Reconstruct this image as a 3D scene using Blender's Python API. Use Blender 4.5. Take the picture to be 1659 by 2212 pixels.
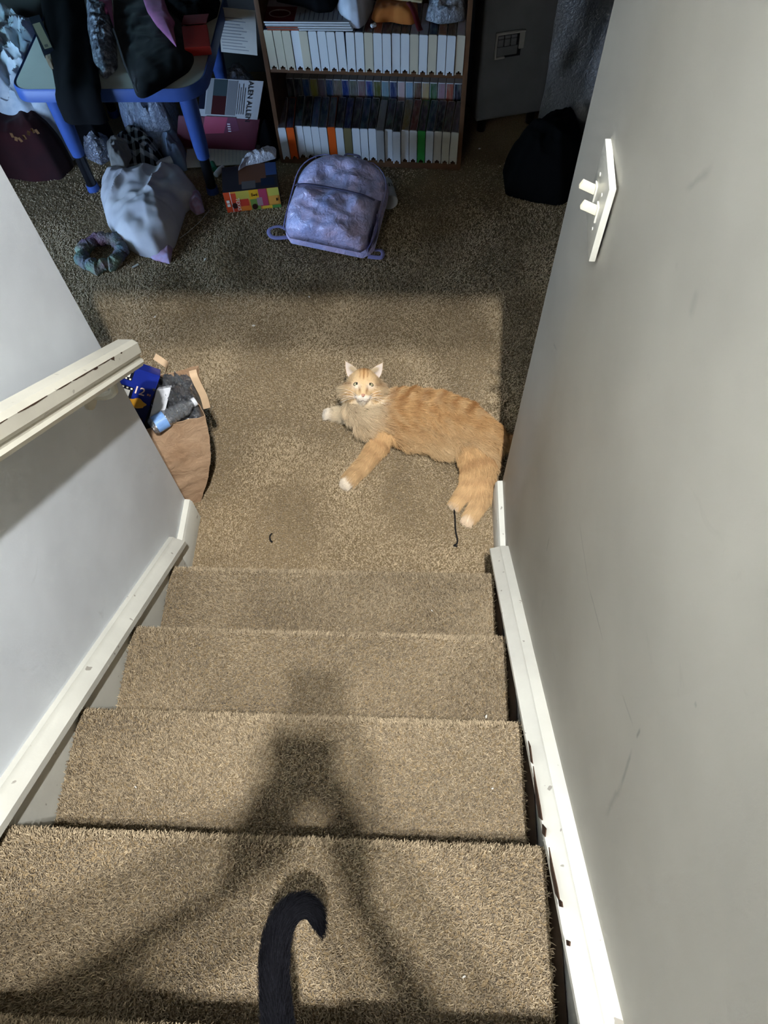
import bpy, bmesh, math, random
import numpy as np
from mathutils import Vector, Matrix, noise

for o in list(bpy.data.objects):
    bpy.data.objects.remove(o, do_unlink=True)
SC = bpy.context.scene
COL = SC.collection
random.seed(7)
RNG = np.random.default_rng(7)

# ------------------------------------------------------------------ camera
CAM = np.array([0.171, -0.8361, 2.111])
PITCH, YAW, ROLL, FPX = 1.0804, -0.0848, -0.055, 1568.24
_f = np.array([math.sin(YAW) * math.cos(PITCH), math.cos(YAW) * math.cos(PITCH), -math.sin(PITCH)])
_r = np.cross(_f, [0, 0, 1.0]); _r /= np.linalg.norm(_r)
_u = np.cross(_r, _f)
CF = _f
CR = _r * math.cos(ROLL) + _u * math.sin(ROLL)
CU = -_r * math.sin(ROLL) + _u * math.cos(ROLL)
cam = bpy.data.cameras.new('camera')
cam.sensor_fit = 'VERTICAL'
cam.sensor_height = 36.0
cam.lens = FPX / 2212.0 * 36.0
cam.clip_start = 0.05
camo = bpy.data.objects.new('camera', cam)
camo.matrix_world = Matrix(((CR[0], CU[0], -CF[0], CAM[0]), (CR[1], CU[1], -CF[1], CAM[1]), (CR[2], CU[2], -CF[2], CAM[2]), (0, 0, 0, 1)))
COL.objects.link(camo)
SC.camera = camo

# ------------------------------------------------------------------ world, lights, exposure
W = bpy.data.worlds.new('world'); SC.world = W; W.use_nodes = True
W.node_tree.nodes['Background'].inputs[0].default_value = (0.35, 0.4, 0.5, 1)
W.node_tree.nodes['Background'].inputs[1].default_value = 0.02
SC.view_settings.view_transform = 'Standard'
SC.view_settings.look = 'None'
SC.view_settings.gamma = 1.0
SC.view_settings.use_curve_mapping = False
SC.view_settings.exposure = 1.25
SC.cycles.adaptive_threshold = 0.08
SC.cycles.adaptive_min_samples = 20
SC.cycles.use_light_tree = False
SC.cycles.max_bounces = 5
SC.cycles.diffuse_bounces = 3
SC.cycles.glossy_bounces = 1
SC.cycles.transparent_max_bounces = 6
SC.cycles.caustics_reflective = False
SC.cycles.caustics_refractive = False
BULBS = [(0.39, -1.165, 4.05, 190.0), (0.37, -1.335, 4.05, 190.0)]     # the two bulbs of the wall lamp above the stairs
BULB_COLOR = (0.97, 0.985, 1.0)
TV_STRENGTH = 12.0
FILL_STRENGTH = 34.0  # glow of the unseen screen added for the comforter

# ------------------------------------------------------------------ helpers
def lin(c):
    return tuple(((x / 255.0) / 12.92 if x / 255.0 <= 0.04045 else ((x / 255.0 + 0.055) / 1.055) ** 2.4) for x in c[:3]) + (1.0,)

def ray(px, py):
    return CF + CR * (px - 829.5) / FPX - CU * (py - 1106.0) / FPX

def onz(px, py, z=0.0):
    d = ray(px, py); return Vector(CAM + d * (z - CAM[2]) / d[2])

def onx(px, py, x):
    d = ray(px, py); return Vector(CAM + d * (x - CAM[0]) / d[0])

def tag(o, label=None, cat=None, group=None, kind=None):
    if label: o['label'] = label
    if cat: o['category'] = cat
    if group: o['group'] = group
    if kind: o['kind'] = kind
    return o

def link(name, data, parent=None, mat=None):
    o = bpy.data.objects.new(name, data)
    COL.objects.link(o)
    if parent is not None:
        o.parent = parent
    if mat is not None and data is not None:
        data.materials.append(mat)
    return o

def empty(name, loc=(0, 0, 0), rot=None):
    o = bpy.data.objects.new(name, None)
    COL.objects.link(o)
    o.location = loc
    if rot: o.rotation_euler = rot
    o.empty_display_size = 0.05
    return o

def mesh(name, verts, faces, mat=None, parent=None, smooth=True):
    me = bpy.data.meshes.new(name)
    me.from_pydata([tuple(v) for v in verts], [], [tuple(f) for f in faces])
    bm = bmesh.new(); bm.from_mesh(me)
    bmesh.ops.recalc_face_normals(bm, faces=bm.faces)
    bm.to_mesh(me); bm.free()
    if smooth: smooth_by_angle(me)
    return link(name, me, parent, mat)

def smooth_by_angle(me, ang=0.7):
    me.polygons.foreach_set('use_smooth', [True] * len(me.polygons))
    try:
        me.set_sharp_from_angle(angle=ang)
    except Exception:
        pass

def from_bm(name, bm, mat=None, parent=None, smooth=True):
    me = bpy.data.meshes.new(name)
    bmesh.ops.recalc_face_normals(bm, faces=bm.faces)
    bm.to_mesh(me); bm.free()
    if smooth: smooth_by_angle(me)
    return link(name, me, parent, mat)

def bm_box(bm, lo, hi, mtx=None):
    x0, y0, z0 = lo; x1, y1, z1 = hi
    c = [(x0, y0, z0), (x1, y0, z0), (x1, y1, z0), (x0, y1, z0), (x0, y0, z1), (x1, y0, z1), (x1, y1, z1), (x0, y1, z1)]
    vs = [bm.verts.new(mtx @ Vector(p) if mtx else p) for p in c]
    for f in ((0, 3, 2, 1), (4, 5, 6, 7), (0, 1, 5, 4), (1, 2, 6, 5), (2, 3, 7, 6), (3, 0, 4, 7)):
        bm.faces.new([vs[i] for i in f])
    return vs

def box(name, lo, hi, mat, parent=None, bevel=0.0, seg=2, mtx=None):
    bm = bmesh.new(); bm_box(bm, lo, hi, mtx)
    if bevel > 0:
        bmesh.ops.bevel(bm, geom=list(bm.edges), offset=bevel, segments=seg, affect='EDGES', profile=0.7)
    return from_bm(name, bm, mat, parent)

def prism(name, poly, axis, a, b, mat, parent=None, bevel=0.0):
    """poly extruded along axis ('x','y','z') from a to b; poly is in the two other axes in order."""
    def P(p, t):
        return {'x': (t, p[0], p[1]), 'y': (p[0], t, p[1]), 'z': (p[0], p[1], t)}[axis]
    bm = bmesh.new(); n = len(poly)
    A = [bm.verts.new(P(p, a)) for p in poly]; B = [bm.verts.new(P(p, b)) for p in poly]
    bm.faces.new(A); bm.faces.new(B[::-1])
    for i in range(n):
        bm.faces.new((A[i], A[(i + 1) % n], B[(i + 1) % n], B[i]))
    if bevel > 0:
        bmesh.ops.bevel(bm, geom=list(bm.edges), offset=bevel, segments=2, affect='EDGES', profile=0.7)
    return from_bm(name, bm, mat, parent)

def frames(path):
    P = [Vector(p) for p in path]; n = len(P)
    T = [(P[min(i + 1, n - 1)] - P[max(i - 1, 0)]).normalized() for i in range(n)]
    up = Vector((0, 0, 1)) if abs(T[0].z) < 0.9 else Vector((1, 0, 0))
    N = [(up - T[0] * up.dot(T[0])).normalized()]
    for i in range(1, n):
        v = N[-1] - T[i] * N[-1].dot(T[i])
        N.append(v.normalized())
    return P, T, N

def tube(name, path, radii, mat, parent=None, n=8, flat=1.0, cap=True):
    P, T, N = frames(path)
    if not hasattr(radii, '__len__'): radii = [radii] * len(P)
    V, F = [], []
    for p, t, nn, r in zip(P, T, N, radii):
        b = t.cross(nn)
        for k in range(n):
            a = 2 * math.pi * k / n
            V.append(p + nn * (math.cos(a) * r * flat) + b * (math.sin(a) * r))
    for i in range(len(P) - 1):
        for k in range(n):
            F.append((i * n + k, i * n + (k + 1) % n, (i + 1) * n + (k + 1) % n, (i + 1) * n + k))
    if cap:
        F.append(tuple(range(n))); F.append(tuple((len(P) - 1) * n + k for k in range(n)))
    return mesh(name, V, F, mat, parent)

def smooth_path(pts, sub=6):
    P = [Vector(p) for p in pts]; out = []
    for i in range(len(P) - 1):
        p0 = P[max(i - 1, 0)]; p1 = P[i]; p2 = P[i + 1]; p3 = P[min(i + 2, len(P) - 1)]
        for k in range(sub):
            t = k / sub
            out.append(0.5 * ((2 * p1) + (p2 - p0) * t + (2 * p0 - 5 * p1 + 4 * p2 - p3) * t * t + (3 * p1 - p0 - 3 * p2 + p3) * t ** 3))
    out.append(P[-1])
    return out

def smooth_vals(vals, sub=6):
    out = []
    for i in range(len(vals) - 1):
        for k in range(sub):
            t = k / sub; t = t * t * (3 - 2 * t)
            out.append(vals[i] * (1 - t) + vals[i + 1] * t)
    out.append(vals[-1]); return out

def lathe(name, prof, mat, parent=None, n=20, mtx=None):
    V, F = [], []
    for r, z in prof:
        for k in range(n):
            a = 2 * math.pi * k / n
            v = Vector((r * math.cos(a), r * math.sin(a), z)); V.append(mtx @ v if mtx else v)
    for i in range(len(prof) - 1):
        for k in range(n):
            F.append((i * n + k, i * n + (k + 1) % n, (i + 1) * n + (k + 1) % n, (i + 1) * n + k))
    F.append(tuple(range(n))); F.append(tuple((len(prof) - 1) * n + k for k in range(n)))
    return mesh(name, V, F, mat, parent)

def fbm(x, y, z=0.0, oct=3):
    s, a = 0.0, 1.0
    for _ in range(oct):
        s += a * noise.noise(Vector((x, y, z))); x *= 2.03; y *= 2.03; z *= 2.03; a *= 0.5
    return s

# ------------------------------------------------------------------ materials
class N:
    """small node-tree writer"""
    def __init__(self, name):
        self.m = bpy.data.materials.new(name); self.m.use_nodes = True
        self.t = self.m.node_tree; self.b = self.t.nodes['Principled BSDF']
    def n(self, typ, **kw):
        x = self.t.nodes.new(typ)
        for k, v in kw.items():
            if k.startswith('i_'):
                x.inputs[int(k[2:]) if k[2:].isdigit() else k[2:].replace('_', ' ')].default_value = v
            else: setattr(x, k, v)
        return x
    def l(self, a, b): self.t.links.new(a, b)
    def coord(self, kind='Object', scale=None):
        c = self.n('ShaderNodeTexCoord').outputs[kind]
        if scale is None: return c
        mp = self.n('ShaderNodeMapping'); mp.inputs['Scale'].default_value = scale
        self.l(c, mp.inputs[0]); return mp.outputs[0]
    def noise(self, vec, scale, detail=3, rough=0.55, dist=0.0):
        x = self.n('ShaderNodeTexNoise'); x.inputs['Scale'].default_value = scale; x.inputs['Detail'].default_value = detail
        x.inputs['Roughness'].default_value = rough; x.inputs['Distortion'].default_value = dist
        self.l(vec, x.inputs['Vector']); return x.outputs['Fac']
    def ramp(self, fac, stops, interp='LINEAR'):
        r = self.n('ShaderNodeValToRGB'); r.color_ramp.interpolation = interp
        e = r.color_ramp.elements
        while len(e) < len(stops): e.new(0.5)
        for el, (p, c) in zip(e, stops): el.position = p; el.color = c
        self.l(fac, r.inputs[0]); return r.outputs[0]
    def mix(self, fac, a, b, blend='MIX'):
        x = self.n('ShaderNodeMix', data_type='RGBA', blend_type=blend)
        for s, v in ((x.inputs['Factor'], fac), (x.inputs[6], a), (x.inputs[7], b)):
            if isinstance(v, (int, float, tuple)): s.default_value = v
            else: self.l(v, s)
        return x.outputs[2]
    def math(self, op, a, b=0.0, clamp=False):
        x = self.n('ShaderNodeMath', operation=op, use_clamp=clamp)
        for s, v in ((x.inputs[0], a), (x.inputs[1], b)):
            if isinstance(v, (int, float)): s.default_value = v
            else: self.l(v, s)
        return x.outputs[0]
    def bump(self, h, strength=0.3, dist=0.01):
        x = self.n('ShaderNodeBump'); x.inputs['Strength'].default_value = strength; x.inputs['Distance'].default_value = dist
        self.l(h, x.inputs['Height']); self.l(x.outputs[0], self.b.inputs['Normal'])
    def set(self, color=None, rough=None, metal=None, spec=None):
        if color is not None:
            if isinstance(color, tuple): self.b.inputs['Base Color'].default_value = color
            else: self.l(color, self.b.inputs['Base Color'])
        if rough is not None: self.b.inputs['Roughness'].default_value = rough
        if metal is not None: self.b.inputs['Metallic'].default_value = metal
        if spec is not None: self.b.inputs['Specular IOR Level'].default_value = spec
        return self.m

def plain(name, rgb, rough=0.6, var=0.12, scale=25.0, bump=0.0, bscale=None, spec=0.3, metal=0.0):
    k = N(name); c = lin(rgb); v = k.coord()
    f = k.noise(v, scale)
    lo = tuple(x * (1 - var) for x in c[:3]) + (1,); hi = tuple(min(1, x * (1 + var)) for x in c[:3]) + (1,)
    col = k.ramp(f, [(0.3, lo), (0.7, hi)])
    if bump: k.bump(k.noise(v, bscale or scale * 4), bump, 0.004)
    return k.set(col, rough, metal, spec)

def mat_cloth(name, rgb, rgb2=None, rough=0.9, scale=6.0, weave=900.0):
    k = N(name); v = k.coord(); c = lin(rgb); d = lin(rgb2) if rgb2 else tuple(x * 0.8 for x in c[:3]) + (1,)
    col = k.ramp(k.noise(v, scale, 4), [(0.35, d), (0.65, c)])
    k.bump(k.noise(v, weave, 1), 0.25, 0.002)
    m = k.set(col, rough, 0, 0.15)
    k.b.inputs['Sheen Weight'].default_value = 0.15
    return m

def mat_wall(name, rgb, scuffs=()):
    """painted drywall: faint roller texture, grubby smudges and scuff strokes (y,z pairs on the wall)"""
    k = N(name); v = k.coord(); c = lin(rgb)
    dk = tuple(x * 0.86 for x in c[:3]) + (1,)
    col = k.ramp(k.noise(v, 2.3, 4), [(0.38, dk), (0.62, c)])
    sm = k.ramp(k.noise(v, 9.0, 5, 0.65, 0.6), [(0.66, (0, 0, 0, 1)), (0.80, (1, 1, 1, 1))])
    col = k.mix(k.math('MULTIPLY', sm, 0.18), col, lin((95, 92, 86)))
    sep = k.n('ShaderNodeSeparateXYZ'); k.l(v, sep.inputs[0])
    wob = k.math('SUBTRACT', k.noise(v, 30.0, 2), 0.5)
    for (y0, z0, y1, z1, w, a) in scuffs:
        L = math.hypot(y1 - y0, z1 - z0); ty, tz = (y1 - y0) / L, (z1 - z0) / L
        dy = k.math('SUBTRACT', sep.outputs[1], y0); dz = k.math('SUBTRACT', sep.outputs[2], z0)
        al = k.math('ADD', k.math('MULTIPLY', dy, ty), k.math('MULTIPLY', dz, tz))
        ac = k.math('ADD', k.math('SUBTRACT', k.math('MULTIPLY', dy, tz), k.math('MULTIPLY', dz, ty)), k.math('MULTIPLY', wob, w * 2.0))
        across = k.math('SUBTRACT', 1.0, k.math('DIVIDE', k.math('ABSOLUTE', ac), w), True)
        ends = k.math('MULTIPLY', k.math('MULTIPLY', k.math('MULTIPLY', al, L ** -1), 4.0, True), k.math('MULTIPLY', k.math('SUBTRACT', L, al), 4.0 / L, True), True)
        mk = k.math('MULTIPLY', k.math('MULTIPLY', across, ends), a)
        col = k.mix(mk, col, lin((70, 70, 68)))
    k.bump(k.noise(v, 260.0, 2), 0.06, 0.002)
    return k.set(col, 0.55, 0, 0.35)

def mat_trim(name, rgb, chips=0.5):
    """glossy white trim paint, chipped to the wood and dirty in spots"""
    k = N(name); v = k.coord(); c = lin(rgb)
    col = k.ramp(k.noise(v, 8.0, 4), [(0.3, tuple(x * 0.88 for x in c[:3]) + (1,)), (0.65, c)])
    ch = k.ramp(k.noise(v, 42.0, 2, 0.5), [(0.705, (0, 0, 0, 1)), (0.725, (1, 1, 1, 1))])
    col = k.mix(k.math('MULTIPLY', ch, chips), col, lin((84, 66, 50)))
    k.bump(k.noise(v, 90.0, 3), 0.08, 0.003)
    return k.set(col, 0.35, 0, 0.45)

def mat_attr(name, attr, rough=0.8, spec=0.1, sheen=0.0):
    k = N(name); a = k.n('ShaderNodeAttribute', attribute_name=attr)
    m = k.set(a.outputs['Color'], rough, 0, spec)
    k.b.inputs['Sheen Weight'].default_value = sheen
    return m

def mat_tint(name, rough=0.5, art=0.5, spec=0.35, stretch=(90, 18, 90)):
    """colour from the object's own colour, broken up with printed artwork blotches"""
    k = N(name); oi = k.n('ShaderNodeObjectInfo'); v = k.n('ShaderNodeTexCoord').outputs['Object']
    off = k.n('ShaderNodeVectorMath', operation='ADD'); k.l(v, off.inputs[0])
    sc = k.n('ShaderNodeVectorMath', operation='SCALE'); k.l(oi.outputs['Location'], sc.inputs[0]); sc.inputs[3].default_value = 37.0
    k.l(sc.outputs[0], off.inputs[1])
    mp = k.n('ShaderNodeMapping'); mp.inputs['Scale'].default_value = stretch; k.l(off.outputs[0], mp.inputs[0])
    f = k.ramp(k.noise(mp.outputs[0], 1.0, 4, 0.6), [(0.42, (0, 0, 0, 1)), (0.60, (1, 1, 1, 1))])
    x = k.n('ShaderNodeTexNoise'); x.inputs['Scale'].default_value = 0.7; k.l(mp.outputs[0], x.inputs['Vector'])
    alt = k.mix(0.75, x.outputs['Color'], oi.outputs['Color'])
    col = k.mix(k.math('MULTIPLY', f, art), oi.outputs['Color'], alt)
    return k.set(col, rough, 0, spec)

def mat_clear(name, tint=(1, 1, 1, 1), alpha=0.25, rough=0.12):
    """thin crinkled plastic film: see-through, a little milky, with sharp glints"""
    k = N(name); v = k.coord(); t = k.t
    bp_ = k.n('ShaderNodeBump'); bp_.inputs['Strength'].default_value = 1.0; bp_.inputs['Distance'].default_value = 0.01
    k.l(k.noise(v, 70.0, 4, 0.65, 0.8), bp_.inputs['Height'])
    tr = k.n('ShaderNodeBsdfTransparent'); df = k.n('ShaderNodeBsdfDiffuse'); gl = k.n('ShaderNodeBsdfGlossy')
    df.inputs['Color'].default_value = tint; gl.inputs['Roughness'].default_value = rough; tr.inputs['Color'].default_value = (0.93, 0.94, 0.96, 1)
    k.l(bp_.outputs[0], gl.inputs['Normal']); k.l(bp_.outputs[0], df.inputs['Normal'])
    m1 = k.n('ShaderNodeMixShader'); m1.inputs[0].default_value = alpha; k.l(tr.outputs[0], m1.inputs[1]); k.l(df.outputs[0], m1.inputs[2])
    lw = k.n('ShaderNodeLayerWeight'); lw.inputs[0].default_value = 0.35; k.l(bp_.outputs[0], lw.inputs['Normal'])
    m2 = k.n('ShaderNodeMixShader'); k.l(k.math('ADD', k.math('MULTIPLY', lw.outputs['Fresnel'], 0.7), 0.22, True), m2.inputs[0]); k.l(m1.outputs[0], m2.inputs[1]); k.l(gl.outputs[0], m2.inputs[2])
    k.l(m2.outputs[0], t.nodes['Material Output'].inputs['Surface'])
    return k.m

M = {}
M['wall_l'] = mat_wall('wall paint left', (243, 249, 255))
def _sc(x0, y0, x1, y1, w, a):
    p, q = onx(x0, y0, 0.452), onx(x1, y1, 0.452); return (p.y, p.z, q.y, q.z, w, a)
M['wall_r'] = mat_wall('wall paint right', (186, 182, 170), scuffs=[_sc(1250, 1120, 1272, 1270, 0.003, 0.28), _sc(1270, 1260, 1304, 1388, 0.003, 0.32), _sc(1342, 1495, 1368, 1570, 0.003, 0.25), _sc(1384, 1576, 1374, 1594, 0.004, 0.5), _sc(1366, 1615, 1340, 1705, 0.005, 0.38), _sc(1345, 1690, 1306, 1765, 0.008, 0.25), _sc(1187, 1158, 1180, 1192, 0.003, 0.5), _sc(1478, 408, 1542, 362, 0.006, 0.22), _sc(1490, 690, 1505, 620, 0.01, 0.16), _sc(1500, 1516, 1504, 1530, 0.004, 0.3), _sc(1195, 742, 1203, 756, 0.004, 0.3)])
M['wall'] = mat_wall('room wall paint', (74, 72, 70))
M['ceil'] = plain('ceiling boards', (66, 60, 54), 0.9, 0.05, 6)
M['trim'] = mat_trim('white trim paint', (210, 208, 196), 0.55)
M['rail'] = mat_trim('handrail paint', (216, 211, 194), 0.35)
M['board'] = plain('dark bare tread board', (58, 45, 32), 0.9, 0.3, 30)
M['wood'] = plain('brown bookcase laminate', (98, 68, 46), 0.5, 0.25, 12)
M['white_plastic'] = plain('aged white plastic', (205, 205, 196), 0.4, 0.06, 30)
M['black'] = mat_cloth('black cotton', (5, 5, 8), (3, 3, 5))
M['black'].node_tree.nodes['Principled BSDF'].inputs['Sheen Weight'].default_value = 0.0

# carpet base
k = N('brown carpet backing'); v = k.coord()
col = k.ramp(k.noise(v, 190.0, 3, 0.7), [(0.3, lin((108, 92, 68))), (0.5, lin((138, 119, 90))), (0.72, lin((166, 145, 112)))])
pat = k.ramp(k.noise(v, 3.0, 3), [(0.35, (0.8, 0.8, 0.8, 1)), (0.65, (1.05, 1.05, 1.05, 1))])
col = k.mix(1.0, col, pat, 'MULTIPLY')
k.bump(k.noise(v, 230.0, 2, 0.6), 0.9, 0.008)
M['carpet'] = k.set(col, 0.95, 0, 0.05)
M['pile'] = mat_attr('carpet yarn', 'tuft_color', 0.9, 0.06, 0.1)

# ------------------------------------------------------------------ hair-curve maker (carpet pile, fur)
def curves(name, P, rad, color, attr, mat, parent=None, kind=None):
    """P: (n, k, 3) strand points; rad: (n,) or (n,k); color: (n,3)"""
    n, kk = P.shape[:2]
    cu = bpy.data.hair_curves.new(name)
    cu.add_curves([kk] * n)
    cu.attributes['position'].data.foreach_set('vector', P.reshape(-1).astype(np.float32))
    if rad.ndim == 1:
        rad = rad[:, None] * np.linspace(1.0, 0.35, kk)[None, :]
    ra = cu.attributes.get('radius') or cu.attributes.new('radius', 'FLOAT', 'POINT')
    ra.data.foreach_set('value', rad.reshape(-1).astype(np.float32))
    ca = cu.attributes.new(attr, 'FLOAT_COLOR', 'CURVE')
    ca.data.foreach_set('color', np.concatenate([color, np.ones((n, 1))], 1).reshape(-1).astype(np.float32))
    cu.materials.append(mat)
    o = bpy.data.objects.new(name, cu); COL.objects.link(o)
    if parent is not None: o.parent = parent
    if kind: o['kind'] = kind
    return o

def lowfreq(x, y, seed, scale):
    """cheap smooth 2-D noise for many points"""
    r = np.random.default_rng(seed); s = np.zeros_like(x)
    for i in range(7):
        a = r.uniform(0, 2 * math.pi); fq = scale * r.uniform(0.5, 1.8)
        s += np.sin((x * math.cos(a) + y * math.sin(a)) * fq + r.uniform(0, 6.28))
    return s / 7 ** 0.5

def pile(name, pos, nor, parent, length, rad, seed, lean=0.55, light=1.0, var=0.22):
    """carpet tufts on points pos with normals nor, leaning in brushed patches"""
    n = len(pos); r = np.random.default_rng(seed)
    a = 2.2 * lowfreq(pos[:, 0], pos[:, 1] + pos[:, 2], seed + 1, 9.0) + r.normal(0, 0.9, n)
    tl = np.stack([np.cos(a), np.sin(a) * 0.8, np.sin(a) * 0.3], 1)
    tl -= nor * np.sum(tl * nor, 1, keepdims=True)
    d = nor + tl * (lean * r.uniform(0.3, 1.4, n))[:, None] + r.normal(0, 0.2, (n, 3))
    d /= np.linalg.norm(d, axis=1, keepdims=True)
    L = length * r.uniform(0.6, 1.15, n)
    bend = r.normal(0, 0.35, (n, 3)); bend -= nor * 0.5
    P = np.stack([pos, pos + d * (L * 0.55)[:, None], pos + d * L[:, None] + bend * (L * 0.35)[:, None]], 1)
    t = np.clip(r.normal(0.5, var, n) + 0.10 * lowfreq(pos[:, 0], pos[:, 1], seed + 3, 14.0), 0, 1)[:, None]
    c = (1 - t) * np.array(lin((88, 73, 53))[:3]) + t * np.array(lin((199, 179, 146))[:3])
    return curves(name, P, rad * r.uniform(0.7, 1.2, n), c * light, 'tuft_color', M['pile'], parent, 'stuff')

# ================================================================== STRUCTURE
T_RUN, RISE = 0.2493, 0.19
XL, XR = -0.529, 0.405          # carpet edges on the treads
WL, WR = -0.551, 0.452          # stairwell wall faces
YL, YR = 0.256, 0.345           # where the two stairwell walls end
ZC, ZU = 2.45, 5.05             # basement ceiling, upper ceiling
YB, YH = 2.72, -0.322           # back wall, header above the stairs

floor = box('floor', (-3.1, -2.4, -0.12), (2.0, YB, 0.0), M['carpet']); tag(floor, kind='structure')
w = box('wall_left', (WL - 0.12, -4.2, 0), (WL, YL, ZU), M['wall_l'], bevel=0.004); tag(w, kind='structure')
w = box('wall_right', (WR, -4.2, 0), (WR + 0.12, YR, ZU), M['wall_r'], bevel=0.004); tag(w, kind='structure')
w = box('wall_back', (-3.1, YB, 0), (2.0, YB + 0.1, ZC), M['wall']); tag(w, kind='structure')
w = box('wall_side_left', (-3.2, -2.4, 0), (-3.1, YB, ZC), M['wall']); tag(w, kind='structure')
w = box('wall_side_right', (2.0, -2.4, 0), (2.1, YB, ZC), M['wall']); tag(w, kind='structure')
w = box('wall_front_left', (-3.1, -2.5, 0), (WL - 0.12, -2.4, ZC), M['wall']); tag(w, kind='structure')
w = box('wall_front_right', (WR + 0.12, -2.5, 0), (2.0, -2.4, ZC), M['wall']); tag(w, kind='structure')
w = box('wall_upper_back', (WL - 0.12, -4.3, 0), (WR + 0.12, -4.2, ZU), M['wall']); tag(w, kind='structure')
w = box('wall_header', (WL, YH, ZC), (WR, YH + 0.12, ZU), M['wall']); tag(w, kind='structure')
bm = bmesh.new()
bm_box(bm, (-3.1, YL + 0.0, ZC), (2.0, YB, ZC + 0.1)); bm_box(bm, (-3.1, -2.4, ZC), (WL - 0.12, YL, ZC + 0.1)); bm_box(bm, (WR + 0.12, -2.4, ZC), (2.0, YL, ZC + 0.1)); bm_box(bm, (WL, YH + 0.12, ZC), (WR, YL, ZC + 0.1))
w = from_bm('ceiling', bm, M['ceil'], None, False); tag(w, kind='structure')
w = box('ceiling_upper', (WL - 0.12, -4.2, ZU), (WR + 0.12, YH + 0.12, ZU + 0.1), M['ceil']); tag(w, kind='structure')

# ---- staircase: one step per part, carpet wrapped over a dark board, pile on the ones in view
stairs = empty('staircase'); tag(stairs, 'straight carpeted staircase going down between grey walls', kind='structure')
def step_profile(k_, drop=0.0):
    """(y,z) outline of the carpet on step k_, tread back to riser foot, and its outward normals"""
    yn = -(k_ - 1) * T_RUN - drop; z = k_ * RISE - drop; R_ = 0.017
    pts = [(-k_ * T_RUN - 0.03, z)]
    for i in range(9):
        a = math.pi / 2 - i / 8 * math.pi * 0.95
        pts.append((yn - R_ + R_ * math.cos(a), z - R_ + R_ * math.sin(a)))
    pts.append((yn - 0.028, z - 0.045)); pts.append((yn - 0.030, z - RISE))
    return pts
NST = 14
for s in range(1, NST + 1):
    pr = step_profile(s, 0.007)
    back = [(-s * T_RUN - 0.03, s * RISE - RISE - 0.007)]
    st = prism('step', [(p[0], p[1]) for p in pr] + back, 'x', XL, XR, M['carpet'], stairs)
    if s > 1: st.name = 'step'
    bd = prism('tread_board', [(-s * T_RUN - 0.03, s * RISE - 0.03), (-(s - 1) * T_RUN - 0.015, s * RISE - 0.03), (-(s - 1) * T_RUN - 0.03, (s - 1) * RISE), (-s * T_RUN - 0.03, (s - 1) * RISE)], 'x', XR, XR + 0.022, M['board'], st)
    if s <= 5:
        seg = [(Vector((0, a[0], a[1])), Vector((0, b[0], b[1]))) for a, b in zip(pr[:-2], pr[1:-1])]
        Ls = np.array([(b - a).length for a, b in seg]); n = int(Ls.sum() * (XR - XL) * (150000 if s < 3 else 175000))
        r = np.random.default_rng(100 + s); idx = r.choice(len(seg), n, p=Ls / Ls.sum()); t = r.random(n)
        A = np.array([tuple(a) for a, b in seg])[idx]; B = np.array([tuple(b) for a, b in seg])[idx]
        pos = A + (B - A) * t[:, None]; pos[:, 0] = r.uniform(XL + 0.001, XR - 0.001, n)
        d = B - A; nor = np.stack([np.zeros(n), -d[:, 2], d[:, 1]], 1); nor /= np.linalg.norm(nor, axis=1, keepdims=True)
        # outward: normal points away from a point inside the step
        inside = np.array([0, -(s - 0.5) * T_RUN - 0.03, s * RISE - 0.06]); v_ = pos - inside; v_[:, 0] = 0
        nor *= np.sign(np.sum(nor * v_, 1, keepdims=True))
        pile('carpet_pile', pos, nor, st, 0.0115, 0.00105, 500 + s)

# floor pile (the lit stretch and a thinning border)
n = 480000; r = np.random.default_rng(77)
px_ = r.uniform(-1.8, 1.6, n); py_ = r.uniform(-0.02, 2.1, n)
keep = (r.random(n) < np.clip((2.1 - py_) / 0.8, 0.0, 1) * np.clip((px_ + 1.8) / 0.5, 0, 1) * np.clip((1.6 - px_) / 0.8, 0, 1)) & ~((px_ < WL) & (py_ < YL)) & ~((px_ > WR) & (py_ < YR))
pos = np.stack([px_, py_, np.zeros(n)], 1)[keep]
pile('carpet_pile', pos, np.tile([0, 0, 1.0], (len(pos), 1)), floor, 0.0075, 0.0015, 900, 0.85, 1.28, 0.15)

# ---- skirt boards with a sloping cap moulding, and floor baseboards
def nose_z(y): return RISE - RISE / T_RUN * y
def skirt(name, xw, xs, cap, label_side):
    root = empty(name); tag(root, kind='structure')
    y0, y1 = 0.075, -3.3
    f = lambda y, o: nose_z(y) + o
    prism('skirt_board', [(y0, 0.0), (y0, max(0.06, f(y0, 0.03))), (y1, f(y1, 0.03)), (y1, f(y1, -0.36)), (-0.1, 0.0)], 'x', xw, xs, M['trim'], root)
    V, F = [], []
    for y in (y0 + 0.012, y1):
        for (x, o) in cap: V.append((x, y, f(y, o)))
    n_ = len(cap)
    for i in range(n_): F.append((i, (i + 1) % n_, n_ + (i + 1) % n_, n_ + i))
    F.append(tuple(range(n_))); F.append(tuple(range(n_, 2 * n_)))
    mesh('cap_moulding', V, F, M['trim'], root)
    return root
skirt('trim_1', WL, WL + 0.020, [(WL, 0.068), (WL + 0.012, 0.068), (WL + 0.018, 0.058), (WL + 0.024, 0.056), (WL + 0.040, 0.040), (WL + 0.040, 0.018), (WL + 0.02, 0.008), (WL, 0.008)], 'left')
skirt('trim_2', WR, WR - 0.022, [(WR, 0.056), (WR - 0.014, 0.058), (WR - 0.024, 0.056), (WR - 0.027, 0.050), (WR - 0.052, 0.036), (WR - 0.053, 0.026), (WR - 0.02, 0.010), (WR, 0.010)], 'right')
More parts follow.
